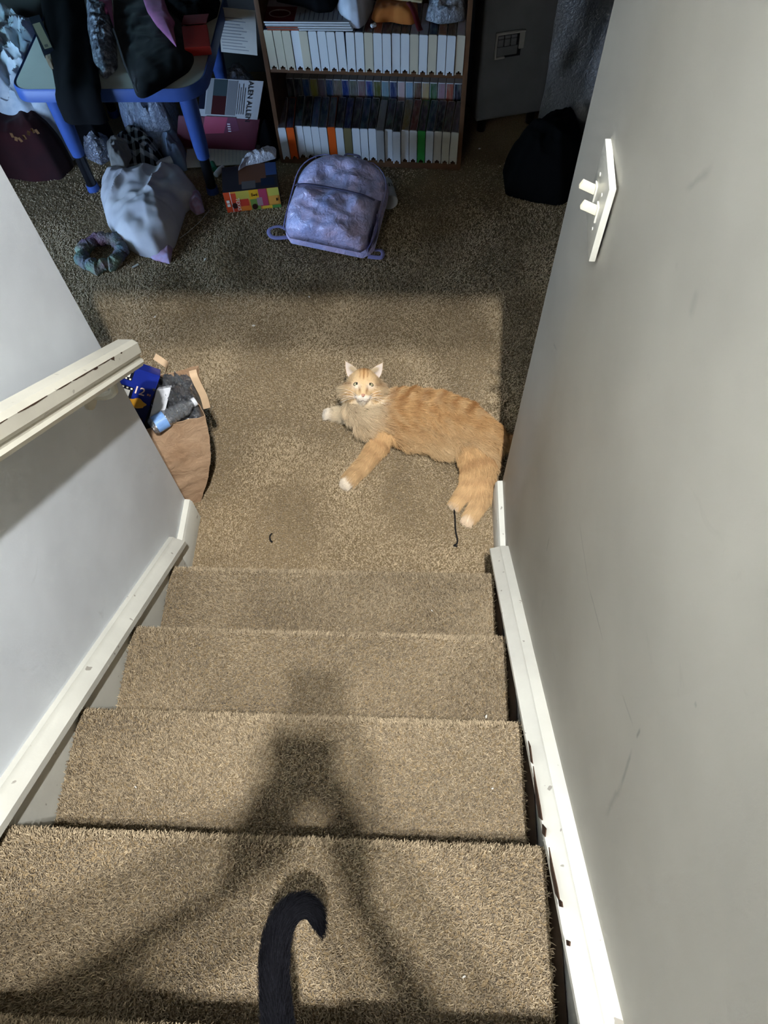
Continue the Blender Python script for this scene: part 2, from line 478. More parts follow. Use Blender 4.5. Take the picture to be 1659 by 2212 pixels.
def baseboard(name, xw, sgn, y0, y1):
    t_ = 0.021 * sgn
    b = prism(name, [(xw, 0), (xw + t_, 0), (xw + t_, 0.108), (xw + t_ * 0.85, 0.114), (xw + t_ * 0.75, 0.120), (xw, 0.122)], 'y', y0, y1, M['trim']); tag(b, kind='structure'); return b
baseboard('baseboard_left', WL, 1, 0.06, YL - 0.002)
baseboard('baseboard_right', WR, -1, 0.06, YR - 0.002)

# ---- handrail
hr = empty('handrail', (WL, YL, 0)); tag(hr, 'white painted wooden handrail on the wall with chipped edge', 'handrail')
hr.location = (0, 0, 0)
prof = [(-0.512, 0.002), (-0.510, 0.018), (-0.500, 0.026), (-0.468, 0.026), (-0.457, 0.018), (-0.455, -0.006), (-0.462, -0.016), (-0.462, -0.024), (-0.456, -0.030), (-0.460, -0.040), (-0.505, -0.040), (-0.510, -0.030), (-0.504, -0.022), (-0.504, -0.012)]
V, F = [], []; n_ = len(prof)
Yend = 0.252
for (y, sc_) in ((Yend, 0.86), (Yend - 0.008, 1.0), (-2.9, 1.0)):
    for (x, o) in prof:
        V.append((-0.483 + (x + 0.483) * sc_, y + (o * 0.3), nose_z(y) + 0.838 + o * sc_))
for j in range(2):
    for i in range(n_): F.append((j * n_ + i, j * n_ + (i + 1) % n_, (j + 1) * n_ + (i + 1) % n_, (j + 1) * n_ + i))
F.append(tuple(range(n_))); F.append(tuple(2 * n_ + i for i in range(n_)))
mesh('rail', V, F, M['rail'], hr, False)
for y in (0.12, -0.9, -1.9):
    z = nose_z(y) + 0.79
    bk = lathe('bracket_rose', [(0.001, 0), (0.032, 0.0), (0.032, 0.006), (0.020, 0.012), (0.001, 0.014)], M['rail'], hr, 16, Matrix.Translation((WL, y, z - 0.055)) @ Matrix.Rotation(math.pi / 2, 4, 'Y'))
    tube('bracket_arm', smooth_path([(WL + 0.008, y, z - 0.055), (WL + 0.04, y, z - 0.055), (-0.486, y, z - 0.035), (-0.484, y + 0.004, z + 0.008)], 5), 0.009, M['rail'], hr)

# chipped paint: bare wood showing along the rail's outer edge and the right skirt cap
M['barewood'] = plain('bare brown wood', (74, 54, 40), 0.9, 0.3, 200)
def chip(px, x, parent, off, dy_=0):
    P = [onx(a, b + dy_, x) for a, b in px]; V = [p + Vector((off, 0, 0)) for p in P] + [p - Vector((off, 0, 0)) for p in P]; n_ = len(P)
    mesh('paint_chip', V, [tuple(range(n_)), tuple(range(2 * n_ - 1, n_ - 1, -1))] + [(i, (i + 1) % n_, n_ + (i + 1) % n_, n_ + i) for i in range(n_)], M['barewood'], parent, False)
def rail_chip(y0, y1, h, seed):
    up_, lo_ = [], []
    for i in range(9):
        y = y0 + (y1 - y0) * i / 8; e_ = math.sin(math.pi * (i + 0.15) / 8.3) ** 0.6
        z = nose_z(y) + 0.838 + 0.0185; j_ = 0.5 + 0.9 * abs(noise.noise(Vector((i * 0.9, seed, 0))))
        up_.append((y + 0.005, z)); lo_.append((y + 0.005, z - h * e_ * j_ - 0.0004))
    P = up_ + lo_[::-1]; n_ = len(P)
    V = [(-0.4562 + 0.0016 * (z < 0), y, z) for y, z in P] + [(-0.4590, y, z) for y, z in P]
    mesh('paint_chip', V, [tuple(range(n_)), tuple(range(2 * n_ - 1, n_ - 1, -1))] + [(i, (i + 1) % n_, n_ + (i + 1) % n_, n_ + i) for i in range(n_)], M['barewood'], hr, False)
for i, (y0, y1, h) in enumerate(((-0.185, -0.105, 0.0035), (-0.075, -0.030, 0.003), (-0.025, 0.050, 0.0035), (0.046, 0.064, 0.010), (0.066, 0.118, 0.002), (0.118, 0.132, 0.011), (0.160, 0.168, 0.004), (-0.30, -0.21, 0.002))): rail_chip(y0, y1, h, i * 3.3)
tr2 = bpy.data.objects['trim_2']
for c_ in ([(1141, 1600), (1146, 1612), (1151, 1650), (1147, 1645)], [(1152, 1655), (1158, 1690), (1168, 1745), (1172, 1772), (1164, 1765), (1156, 1710)], [(1172, 1780), (1180, 1790), (1178, 1808), (1172, 1800)], [(1186, 1830), (1194, 1870), (1204, 1915), (1210, 1950), (1200, 1930), (1190, 1880)], [(1206, 1940), (1214, 1948), (1216, 1960), (1209, 1958)], [(1224, 2030), (1232, 2034), (1231, 2044), (1225, 2042)]):
    chip(c_, 0.3998, tr2, 0.0008)

# ---- light switch (two toggles) on the right-hand wall
sw = empty('light_switch', (WR, 0.11, 1.35), (0, 0, 0)); tag(sw, 'cream double toggle light switch plate on the grey wall', 'light switch')
sw.rotation_euler = (0.0, 0.0, math.radians(-3.0))
M['ivory'] = plain('ivory switch plastic', (226, 218, 190), 0.3, 0.04, 40)
M['plate'] = plain('cream plate plastic', (200, 198, 186), 0.3, 0.05, 40)
pl = box('plate', (-0.0115, -0.056, -0.066), (-0.001, 0.056, 0.066), M['plate'], sw, 0.003)
for yy in (-0.023, 0.023):
    box('toggle_collar', (-0.0145, yy - 0.008, -0.014), (-0.010, yy + 0.008, 0.014), M['plate'], sw, 0.002)
    t_ = box('toggle', (-0.028, -0.0045, -0.006), (0.0, 0.0045, 0.006), M['ivory'], sw, 0.002); t_.location = (-0.011, yy, 0.002); t_.rotation_euler = (0, math.radians(24), 0)
    for zz in (-0.030, 0.030):
        lathe('screw', [(0.0005, 0), (0.0032, 0), (0.0028, 0.0015), (0.0005, 0.0018)], M['plate'], sw, 10, Matrix.Translation((-0.0112, yy, zz)) @ Matrix.Rotation(-math.pi / 2, 4, 'Y'))

# ---- wall lamp above the upper stairs (out of view, gives the light)
lamp = empty('wall_lamp', (WR, -1.25, 4.15)); tag(lamp, 'two-bulb lamp on the wall above the upper stairs', 'lamp')
M['brass'] = plain('brushed metal', (170, 160, 140), 0.35, 0.05, 60, metal=1.0)
box('wall_plate', (-0.016, -0.13, -0.02), (-0.001, 0.13, 0.06), M['brass'], lamp, 0.003)
for (x, y, z, p) in BULBS:
    tube('lamp_arm', [(-0.01, y + 1.25, 0.03), (x - WR, y + 1.25, 0.03), (x - WR, y + 1.25, 0.0)], 0.008, M['brass'], lamp)
    lathe('socket', [(0.001, 0), (0.022, 0), (0.022, -0.05), (0.001, -0.05)], M['brass'], lamp, 14, Matrix.Translation((x - WR, y + 1.25, 0.0)))
    L = bpy.data.lights.new('bulb', 'POINT'); L.energy = p; L.color = BULB_COLOR; L.shadow_soft_size = 0.03
    lo = bpy.data.objects.new('bulb', L); COL.objects.link(lo); lo.location = (x, y, z)

# ================================================================== body builder (cats, person)
def _unit(seg=12, rings=8):
    V = [(0, 0, 1)]
    for i in range(1, rings):
        th = math.pi * i / rings
        for j in range(seg):
            ph = 2 * math.pi * j / seg
            V.append((math.sin(th) * math.cos(ph), math.sin(th) * math.sin(ph), math.cos(th)))
    V.append((0, 0, -1)); F = []
    for j in range(seg): F.append((0, 1 + j, 1 + (j + 1) % seg))
    for i in range(rings - 2):
        for j in range(seg):
            F.append((1 + i * seg + j, 1 + (i + 1) * seg + j, 1 + (i + 1) * seg + (j + 1) % seg, 1 + i * seg + (j + 1) % seg))
    last = len(V) - 1; b0 = 1 + (rings - 2) * seg
    for j in range(seg): F.append((last, b0 + (j + 1) % seg, b0 + j))
    return np.array(V), F
_UV, _UF = _unit()

class Blob:
    """collects balls that the remesh fuses into one continuous body"""
    def __init__(self): self.V = []; self.F = []; self.n = 0
    def ball(self, c, r, rot=None):
        v = _UV * np.array(r)
        if rot is not None: v = v @ np.array(rot).T
        self.V.append(v + np.array(c)); self.F += [tuple(i + self.n for i in f) for f in _UF]; self.n += len(v)

def ellipsoid(bm, c, r, rot=None, seg=14):
    if isinstance(bm, Blob):
        bm.ball(c, r, rot); return
    m = Matrix.Translation(Vector(c)) @ (rot.to_4x4() if rot else Matrix.Identity(4)) @ Matrix.Diagonal((r[0], r[1], r[2], 1.0))
    bmesh.ops.create_uvsphere(bm, u_segments=seg, v_segments=seg - 4, radius=1.0, matrix=m)

def limb(bm, pts, rad, step=0.6):
    """overlapping balls along a chain of joints: fused by the remesh"""
    for i in range(len(pts) - 1):
        a, b = Vector(pts[i]), Vector(pts[i + 1]); ra, rb = rad[i], rad[i + 1]
        n_ = max(1, int((b - a).length / (min(ra, rb) * step)) + 1)
        for j in range(n_ + 1):
            t = j / n_
            bm.ball(a.lerp(b, t), (ra + (rb - ra) * t,) * 3)

def fuse(name, bm, voxel, smooth_it, mat=None, parent=None):
    me = bpy.data.meshes.new('tmp'); me.from_pydata(np.concatenate(bm.V).tolist(), [], bm.F)
    o = bpy.data.objects.new('tmp', me); COL.objects.link(o)
    rm = o.modifiers.new('r', 'REMESH'); rm.mode = 'VOXEL'; rm.voxel_size = voxel
    if smooth_it:
        sm = o.modifiers.new('s', 'SMOOTH'); sm.factor = 0.5; sm.iterations = smooth_it
    dg = bpy.context.evaluated_depsgraph_get()
    res = bpy.data.meshes.new_from_object(o.evaluated_get(dg))
    bpy.data.objects.remove(o, do_unlink=True); bpy.data.meshes.remove(me)
    res.name = name
    res.materials.clear()
    res.polygons.foreach_set('use_smooth', [True] * len(res.polygons))
    return link(name, res, parent, mat)

def sample_surface(me, n, seed):
    me.calc_loop_triangles()
    nt = len(me.loop_triangles)
    tri = np.empty(nt * 3, np.int32); me.loop_triangles.foreach_get('vertices', tri); tri = tri.reshape(-1, 3)
    co = np.empty(len(me.vertices) * 3, np.float32); me.vertices.foreach_get('co', co); co = co.reshape(-1, 3).astype(np.float64)
    no = np.empty(len(me.vertices) * 3, np.float32); me.vertices.foreach_get('normal', no); no = no.reshape(-1, 3).astype(np.float64)
    a, b, c = co[tri[:, 0]], co[tri[:, 1]], co[tri[:, 2]]
    ar = np.linalg.norm(np.cross(b - a, c - a), axis=1); r = np.random.default_rng(seed)
    i = r.choice(nt, n, p=ar / ar.sum()); u = r.random(n); v = r.random(n); f = u + v > 1; u[f] = 1 - u[f]; v[f] = 1 - v[f]
    w_ = 1 - u - v
    P = a[i] * w_[:, None] + b[i] * u[:, None] + c[i] * v[:, None]
    Nn = no[tri[i, 0]] * w_[:, None] + no[tri[i, 1]] * u[:, None] + no[tri[i, 2]] * v[:, None]
    return P, Nn / (np.linalg.norm(Nn, axis=1, keepdims=True) + 1e-9)

def bone_field(P, bones):
    """for each point: nearest bone's index, direction and position t along it"""
    best = np.full(len(P), 1e9); bi = np.zeros(len(P), int); D = np.zeros_like(P); tt = np.zeros(len(P)); rel = np.zeros(len(P))
    for j, (a, b, rr) in enumerate(bones):
        a = np.array(a); b = np.array(b); ab = b - a; L = ab @ ab
        t = np.clip((P - a) @ ab / L, 0, 1); d = np.linalg.norm(P - a - t[:, None] * ab, axis=1) / rr
        m = d < best; best[m] = d[m]; bi[m] = j; D[m] = ab / math.sqrt(L); tt[m] = t[m]
    return bi, D, tt

def strands(P, Nn, D, length, r, out=0.45, flow=0.9, jit=0.18, sag=0.25, npt=4):
    n = len(P)
    Tn = D - Nn * np.sum(D * Nn, 1, keepdims=True); Tn /= np.linalg.norm(Tn, axis=1, keepdims=True) + 1e-6
    d = Nn * out + Tn * flow + r.normal(0, jit, (n, 3)); d /= np.linalg.norm(d, axis=1, keepdims=True)
    L = np.asarray(length)[:, None]
    pts = []
    for k_ in range(npt):
        t = k_ / (npt - 1)
        pts.append(P + d * L * t + (Tn * 0.35 + np.array([0, 0, -sag])) * L * t * t * 0.6)
    A = np.stack(pts, 1); A[:, :, 2] = np.maximum(A[:, :, 2], 0.003)
    return A

M['fur'] = mat_attr('cat fur', 'fur_color', 0.75, 0.12, 0.0)
M['skin_fur'] = mat_attr('cat coat underneath', 'coat', 0.85, 0.05)

# ================================================================== orange cat lying on the carpet
def orange_cat():
    root = empty('cat', (0.2, 0.55, 0)); root.location = (0, 0, 0)
    tag(root, 'fluffy orange tabby cat lying on the carpet looking up', 'cat')
    H = Vector((-0.001, 0.662, 0.195))
    fw = (Vector(CAM) - H).normalized()                      # it looks up at the person with the phone
    up = (Vector((0.02, 0.83, 0.55)) - fw * Vector((0.02, 0.83, 0.55)).dot(fw)).normalized()
    rt = up.cross(fw).normalized() * -1.0
    rt = fw.cross(up).normalized() * -1.0
    if rt.x < 0: rt = -rt
    Rh = Matrix((rt, up, fw)).transposed()
    hp = lambda a, b, c: H + rt * a + up * b + fw * c
    bm = Blob()
    # torso, from chest to rump
    sp = [((0.035, 0.630, 0.100), 0.066), ((0.085, 0.618, 0.092), 0.080), ((0.16, 0.622, 0.088), 0.084), ((0.24, 0.612, 0.086), 0.085), ((0.32, 0.575, 0.086), 0.086), ((0.385, 0.520, 0.083), 0.080)]
    limb(bm, [p for p, r_ in sp], [r_ for p, r_ in sp], 0.5)
    ellipsoid(bm, (0.20, 0.565, 0.060), (0.150, 0.062, 0.056))                 # belly resting on the floor
    ellipsoid(bm, (0.28, 0.530, 0.060), (0.085, 0.055, 0.052))
    # neck and head
    limb(bm, [(0.035, 0.632, 0.11), hp(0.004, -0.012, -0.035)], [0.062, 0.052])
    ellipsoid(bm, hp(0, -0.004, 0), (0.055, 0.050, 0.050), Rh)
    ellipsoid(bm, hp(0, 0.010, 0.006), (0.044, 0.042, 0.044), Rh)
    ellipsoid(bm, hp(0, -0.032, 0.032), (0.027, 0.022, 0.026), Rh)              # muzzle
    ellipsoid(bm, hp(0.011, -0.042, 0.040), (0.014, 0.012, 0.015), Rh); ellipsoid(bm, hp(-0.011, -0.042, 0.040), (0.014, 0.012, 0.015), Rh)
    ellipsoid(bm, hp(0, -0.016, 0.044), (0.010, 0.026, 0.013), Rh)              # bridge of the nose
    ellipsoid(bm, hp(0, -0.052, 0.030), (0.016, 0.010, 0.014), Rh)              # chin
    for s in (-1, 1):
        ellipsoid(bm, hp(0.042 * s, -0.026, 0.006), (0.026, 0.028, 0.026), Rh)  # cheeks
    ellipsoid(bm, (-0.012, 0.628, 0.110), (0.058, 0.055, 0.065)); ellipsoid(bm, (0.020, 0.590, 0.085), (0.060, 0.050, 0.060))   # ruff and bib
    # legs
    legs = [
        ([(0.060, 0.600, 0.085), (0.058, 0.535, 0.045), (0.010, 0.462, 0.028), (-0.036, 0.405, 0.022), (-0.052, 0.386, 0.018)], [0.048, 0.036, 0.026, 0.024, 0.021]),
        ([(0.020, 0.625, 0.060), (-0.025, 0.640, 0.030), (-0.090, 0.662, 0.022), (-0.132, 0.664, 0.019)], [0.042, 0.030, 0.023, 0.020]),
        ([(0.370, 0.500, 0.080), (0.385, 0.430, 0.062), (0.362, 0.372, 0.040), (0.325, 0.330, 0.024), (0.312, 0.314, 0.019)], [0.070, 0.058, 0.036, 0.022, 0.019]),
        ([(0.390, 0.480, 0.050), (0.395, 0.400, 0.042), (0.395, 0.335, 0.030), (0.368, 0.280, 0.022), (0.350, 0.254, 0.019)], [0.060, 0.044, 0.031, 0.023, 0.019]),
    ]
    for p_, r_ in legs: limb(bm, p_, r_)
    for p_, r_ in legs:                                        # toes
        a, b = Vector(p_[-2]), Vector(p_[-1]); d = (b - a).normalized(); q = Vector((-d.y, d.x, 0)).normalized()
        for j in (-1.5, -0.5, 0.5, 1.5):
            ellipsoid(bm, b + d * (0.015 - abs(j) * 0.003) + q * (j * 0.0085) + Vector((0, 0, -0.005)), (0.0085, 0.0085, 0.009))
    tail = [(0.425, 0.515, 0.075), (0.475, 0.535, 0.045), (0.54, 0.545, 0.030), (0.62, 0.52, 0.027), (0.68, 0.46, 0.026)]
    limb(bm, tail, [0.034, 0.024, 0.021, 0.019, 0.012])
    body = fuse('body', bm, 0.0052, 6, M['skin_fur'], root)
    me = body.data
    bones = [((0.035, 0.63, 0.1), (0.085, 0.618, 0.092), 0.08), ((0.085, 0.618, 0.092), (0.24, 0.612, 0.086), 0.085), ((0.24, 0.612, 0.086), (0.41, 0.505, 0.083), 0.085)]
    kinds = ['chest', 'body', 'body']
    for p_, r_ in legs:
        for i in range(len(p_) - 1): bones.append((p_[i], p_[i + 1], r_[i])); kinds.append('leg%d' % i if i < len(p_) - 2 else 'paw')
    for i in range(len(tail) - 1): bones.append((tail[i], tail[i + 1], 0.022)); kinds.append('tail')
    bones.append((hp(0.004, -0.012, -0.035), (0.03, 0.63, 0.11), 0.045)); kinds.append('neck')
    bones.append((hp(0, 0, 0.012), hp(0, 0, -0.014), 0.047)); kinds.append('head')
    kinds = np.array(kinds)
    ORG, DRK, CRM, WHT, PALE = (np.array(lin(c)[:3]) for c in ((206, 164, 112), (150, 96, 48), (226, 206, 172), (240, 232, 218), (218, 188, 144)))
    Hn, rtn, upn, fwn = (np.array(x) for x in (H, rt, up, fw))
    def coat(P, jitter):
        bi, D, t = bone_field(P, bones); kd = kinds[bi]; n = len(P)
        col = np.tile(ORG, (n, 1)); mot = lowfreq(P[:, 0] + P[:, 2], P[:, 1], 15, 95.0); wv = 0.5 * lowfreq(P[:, 0], P[:, 1], 5, 60.0) + 0.4 * lowfreq(P[:, 1] + P[:, 2], P[:, 0], 9, 30.0)
        b_ = np.isin(kd, ['body', 'chest', 'neck'])
        s_ = P[:, 0] * 0.94 - (P[:, 1] - 0.6) * 0.35
        st = np.clip((np.sin(s_ * 2 * math.pi / 0.050 + wv * 1.5) - 0.05) * 1.2, 0, 1) * np.clip((P[:, 1] - 0.555 + 0.25 * np.clip(P[:, 0] - .25, 0, 1)) / 0.07, 0.12, 1)
        dorsal = np.clip((P[:, 1] - (0.672 - 0.55 * np.clip(P[:, 0] - 0.24, 0, 1))) / 0.03, 0, 1)
        bel = np.clip((0.555 - 0.4 * np.clip(P[:, 0] - 0.28, 0, 1) - P[:, 1]) / 0.07, 0, 1)
        x = col + (DRK - col) * (0.70 * st)[:, None]; x = x + (DRK - x) * (0.30 * np.clip(mot, 0, 1))[:, None]; x = x + (PALE - x) * (0.35 * np.clip(-mot, 0, 1))[:, None]; x = x + (DRK - x) * (0.6 * dorsal)[:, None]; x = x + (PALE - x) * (0.75 * bel)[:, None]
        col[b_] = x[b_]
        lg = np.char.startswith(kd.astype(str), 'leg')
        al = np.linalg.norm(P - np.array([0.09, 0.60, 0.08]), axis=1); al2 = np.linalg.norm(P - np.array([0.37, 0.5, 0.08]), axis=1)
        al = np.where(P[:, 0] > 0.25, al2, al)
        sl = np.clip(np.sin(al * 2 * math.pi / 0.040 + wv * 0.6) * 1.2, 0, 1)
        x = col + (DRK - col) * (0.5 * sl)[:, None]; x = x + (PALE - x) * (0.6 * np.clip(al / 0.25, 0, 1))[:, None]; fr = np.clip((0.03 - P[:, 0]) / 0.06, 0, 1) * (P[:, 1] > 0.6); x = x + (CRM - x) * fr[:, None]
        col[lg] = x[lg]
        pw = kd == 'paw'; tip = np.clip((t - 0.1) * 1.2, 0, 1)
        hind = P[:, 0] > 0.25; x = np.where(hind[:, None], ORG * 0.5 + PALE * 0.5, PALE * 0.6 + CRM * 0.4); x = x + (WHT - x) * (tip * np.where(hind, 0.35, 0.6))[:, None]; col[pw] = x[pw]
        tl = kd == 'tail'; x = ORG + (DRK - ORG) * (0.4 + 0.4 * np.sin(P[:, 0] * 140))[:, None]; col[tl] = x[tl]
        # head, in its own axes
        q = P - Hn; a, b, c = q @ rtn, q @ upn, q @ fwn
        hd = (kd == 'head') | ((np.abs(a) < 0.075) & (b > -0.066) & (c > -0.01) & (np.linalg.norm(q, axis=1) < 0.092) & ~pw)
        x = np.tile(PALE * 0.9 + ORG * 0.1, (n, 1))
        fore = np.clip((b - 0.012) / 0.02, 0, 1) * np.clip(1 - np.abs(a) / 0.034, 0, 1)
        sM = np.clip(np.cos(a * 2 * math.pi / 0.0125) * 1.1 - 0.05, 0, 1) * np.clip(1 - np.abs(a) / 0.019, 0, 1) ** 0.5 * np.clip((b - 0.010) / 0.012, 0, 1)
        x = x + (ORG - x) * fore[:, None]; x = x + (DRK * 0.9 - x) * np.clip(sM * 1.1, 0, 0.75)[:, None]
        crown = np.clip((b - 0.040) / 0.012, 0, 1); x = x + (DRK - x) * (0.45 * crown)[:, None]
        ck = np.clip((np.abs(a) - 0.034) / 0.01, 0, 1) * np.exp(-((b + 0.002) / 0.006) ** 2); x = x + (DRK - x) * (0.6 * ck)[:, None]
        ck = np.clip((np.abs(a) - 0.030) / 0.01, 0, 1) * np.exp(-((b + 0.026 + (np.abs(a) - .03) * 0.4) / 0.006) ** 2); x = x + (ORG - x) * (0.7 * ck)[:, None]
        ey = np.exp(-(((np.abs(a) - 0.0225) / 0.013) ** 2 + ((b + 0.009) / 0.009) ** 2)); x = x + (WHT - x) * np.clip(ey * 0.6, 0, 1)[:, None]
        br = np.exp(-(((np.abs(a) - 0.0115 + (b + 0.02) * -0.12) / 0.0032) ** 2 + ((b + 0.020) / 0.011) ** 2)); x = x + (DRK * 0.8 - x) * np.clip(br * 0.85, 0, 1)[:, None]
        mz = np.clip((-0.034 - b) / 0.006, 0, 1) * np.clip(1.5 - np.abs(a) / 0.022, 0, 1); x = x + (WHT - x) * (0.8 * mz)[:, None]
        lo = np.clip((-0.054 - b) / 0.006, 0, 1); x = x + (CRM - x) * lo[:, None]
        ruff = np.clip((np.abs(a) - 0.045) / 0.02, 0, 1); x = x + (CRM - x) * (0.75 * ruff)[:, None]
        col[hd] = x[hd]
        nk = ~hd & np.isin(kd, ['neck', 'chest', 'body']); wn = (0.6 * np.clip((0.10 - P[:, 0]) / 0.08, 0, 1))[:, None]; x = col + (CRM - col) * wn; col[nk] = x[nk]
        ch = np.linalg.norm(P - (Hn - upn * 0.07 - fwn * 0.01), axis=1); wn = (0.7 * np.clip(1 - (ch - 0.03) / 0.06, 0, 1))[:, None]; x = col + (CRM - col) * wn; col[nk] = x[nk]
        if jitter: col = col * RNG.normal(1.0, 0.09, (n, 1))
        return np.clip(col, 0.01, 0.95), kd, D, hd, (a, b, c)
    vc = np.empty(len(me.vertices) * 3, np.float32); me.vertices.foreach_get('co', vc); vc = vc.reshape(-1, 3).astype(np.float64)
    cc = coat(vc, False)[0]
    at = me.attributes.new('coat', 'FLOAT_COLOR', 'POINT'); at.data.foreach_set('color', np.concatenate([cc, np.ones((len(cc), 1))], 1).reshape(-1).astype(np.float32))
    # fur
    n = 90000
    P, Nn = sample_surface(me, n, 11); r = np.random.default_rng(12)
    col, kd, D, hd, (a, b, c) = coat(P, True)
    keep = (Nn[:, 2] > -0.55) | (P[:, 2] > 0.06)
    ln = np.full(n, 0.024); ln[np.char.startswith(kd.astype(str), 'leg')] = 0.018; ln[kd == 'paw'] = 0.008; ln[kd == 'tail'] = 0.034; ln[np.isin(kd, ['neck', 'chest'])] = 0.030
    rr_ = np.sqrt(a * a + b * b)
    side = np.clip((np.abs(a) - 0.026) / 0.035, 0, 1) * np.clip((0.042 - b) / 0.04, 0, 1) + np.clip((-0.046 - b) / 0.02, 0, 1); ln[hd] = np.clip(0.0035 + 0.026 * side[hd], 0.003, 0.028); ln[hd & (b > 0.03)] = np.minimum(ln[hd & (b > 0.03)], 0.009)
    bellym = (kd == 'body') & (P[:, 1] < 0.55); ln[bellym] = 0.032
    ln *= r.uniform(0.7, 1.2, n)
    # around the face hair flows away from the nose
    q = P - (Hn + fwn * 0.05 - upn * 0.020); D[hd] = q[hd] / (np.linalg.norm(q[hd], axis=1, keepdims=True) + 1e-6)
    eyez = hd & (np.hypot((np.abs(a) - 0.0212) / 0.0125, (b + 0.001) / 0.0082) < 1.0) & (c > 0.02)
    nosez = hd & (np.hypot(a / 0.008, (b + 0.036) / 0.006) < 1.0) & (c > 0.04)
    keep &= ~eyez & ~nosez
    clump = np.stack([lowfreq(P[:, 0], P[:, 1], 31, 130.0), lowfreq(P[:, 1], P[:, 2], 32, 130.0), lowfreq(P[:, 0], P[:, 2], 33, 130.0)], 1) * 0.22
    D2 = D + clump; D2 /= np.linalg.norm(D2, axis=1, keepdims=True)
    A = strands(P, Nn, D2, ln, r, 0.42, 0.95, 0.12, 0.22)
    rad = np.where(hd, 0.00030, 0.00042)
    curves('fur', A[keep], rad[keep], col[keep], 'fur_color', M['fur'], root)
    # ears: cupped triangles with pale inner skin
    M['ear_in'] = plain('pale inner ear', (226, 206, 196), 0.8, 0.05, 60)
    for s in (-1, 1):
        base_o = hp(0.050 * s, 0.020, -0.004); base_i = hp(0.018 * s, 0.038, 0.000); tip = hp(0.060 * s, 0.068, 0.004)
        V, F = [], []; nu, nv = 9, 7
        for side in (0, 1):
            for i in range(nu):
                for j in range(nv):
                    u_ = i / (nu - 1); v_ = j / (nv - 1)
                    w_ = (v_ - 0.5) * (1 - u_ ** 1.7)
                    p = base_o.lerp(base_i, 0.5).lerp(tip, u_) + (base_i - base_o) * w_
                    cup = (0.25 - w_ * w_) * 0.040 * (1 - 0.6 * u_)
                    V.append(p - fw * (cup + (0.0 if side else 0.0022) + 0.006 * u_))
        o_ = nu * nv
        for i in range(nu - 1):
            for j in range(nv - 1):
                q_ = (i * nv + j, i * nv + j + 1, (i + 1) * nv + j + 1, (i + 1) * nv + j)
                F.append(q_); F.append(tuple(o_ + x for x in q_[::-1]))
        rim = [i * nv for i in range(nu)] + [(nu - 1) * nv + j for j in range(1, nv)] + [i * nv + nv - 1 for i in range(nu - 2, -1, -1)]
        for x, y in zip(rim[:-1], rim[1:]): F.append((x, y, o_ + y, o_ + x))
        ear = mesh('ear', V, F, M['ear_in'], root)
        em = ear.data; P2, N2 = sample_surface(em, 2600, 40 + s)
        back = (N2 @ fwn) < 0.15
        dd = np.tile(np.array((tip - base_o.lerp(base_i, 0.5)).normalized()), (len(P2), 1))
        cl = np.where(back[:, None], ORG, np.array(lin((232, 220, 206))[:3])) * r.normal(1, 0.06, (len(P2), 1))
        A2 = strands(P2, N2, dd, np.where(back, 0.006, 0.0045) * r.uniform(0.6, 1.2, len(P2)), r, 0.3, 0.9, 0.1, 0.0)
        curves('fur', A2, np.full(len(P2), 0.00022), np.clip(cl, 0, 0.95), 'fur_color', M['fur'], ear)
        # tufts springing from the inner edge
        m_ = 260; uu = r.uniform(0.0, 0.6, m_); b0 = np.array(base_i); P3 = b0 + (np.array(tip) - b0) * (uu * 0.7)[:, None] + r.normal(0, 0.002, (m_, 3))
        D3 = np.tile(np.array((base_o - base_i).normalized() * 0.8 + up * 0.5 + fw * 0.3), (m_, 1)) + r.normal(0, 0.2, (m_, 3))
        A3 = strands(P3, np.tile(fwn, (m_, 1)), D3, np.full(m_, 0.015) * r.uniform(0.6, 1.1, m_), r, 0.3, 0.9, 0.1, 0.0)
        curves('ear_tuft', A3, np.full(m_, 0.00022), np.tile(np.array(lin((226, 205, 170))[:3]), (m_, 1)), 'fur_color', M['fur'], ear)
    # eyes, nose, mouth, whiskers
    kk = N('cat iris'); kk.set(kk.ramp(kk.noise(kk.coord(), 300), [(0.3, lin((150, 146, 110))), (0.7, lin((188, 180, 142)))]), 0.08, 0, 0.6); M['iris'] = kk.m
    M['pupil'] = plain('black pupil', (10, 10, 12), 0.08, 0.1, 30, spec=0.6)
    M['nose'] = plain('pink nose leather', (190, 140, 116), 0.5, 0.08, 200)
    M['lip'] = plain('dark lip line', (120, 92, 78), 0.7, 0.1, 100)
    M['lid'] = plain('dark eyelid rim', (70, 52, 40), 0.6, 0.1, 100)
    M['whisker'] = plain('white whisker', (238, 234, 226), 0.4, 0.02, 50)
    for s in (-1, 1):
        tl = Matrix.Rotation(-0.30 * s, 3, 'Z')
        bm = bmesh.new(); ellipsoid(bm, (0, 0, 0), (1, 1, 1))
        for v_ in bm.verts: v_.co = hp(0.0212 * s, -0.001, 0.0385) + Rh @ (tl @ Vector((v_.co.x * 0.0118, v_.co.y * 0.0056, v_.co.z * 0.0075)))
        ball = from_bm('eye', bm, M['iris'], root)
        bm = bmesh.new(); ellipsoid(bm, (0, 0, 0), (1, 1, 1))
        for v_ in bm.verts: v_.co = hp(0.0212 * s, -0.0005, 0.0440) + Rh @ Vector((v_.co.x * 0.0032, v_.co.y * 0.0048, v_.co.z * 0.0025))
        from_bm('pupil', bm, M['pupil'], ball)
        pts = [hp(0.0212 * s, -0.001, 0.0420) + Rh @ (tl @ Vector((math.cos(t) * 0.0118, math.sin(t) * 0.0056, -0.0015 * math.cos(t) ** 2))) for t in [i / 14 * 2 * math.pi for i in range(15)]]
        tube('eyelid', pts, 0.0011, M['lid'], ball, 5)
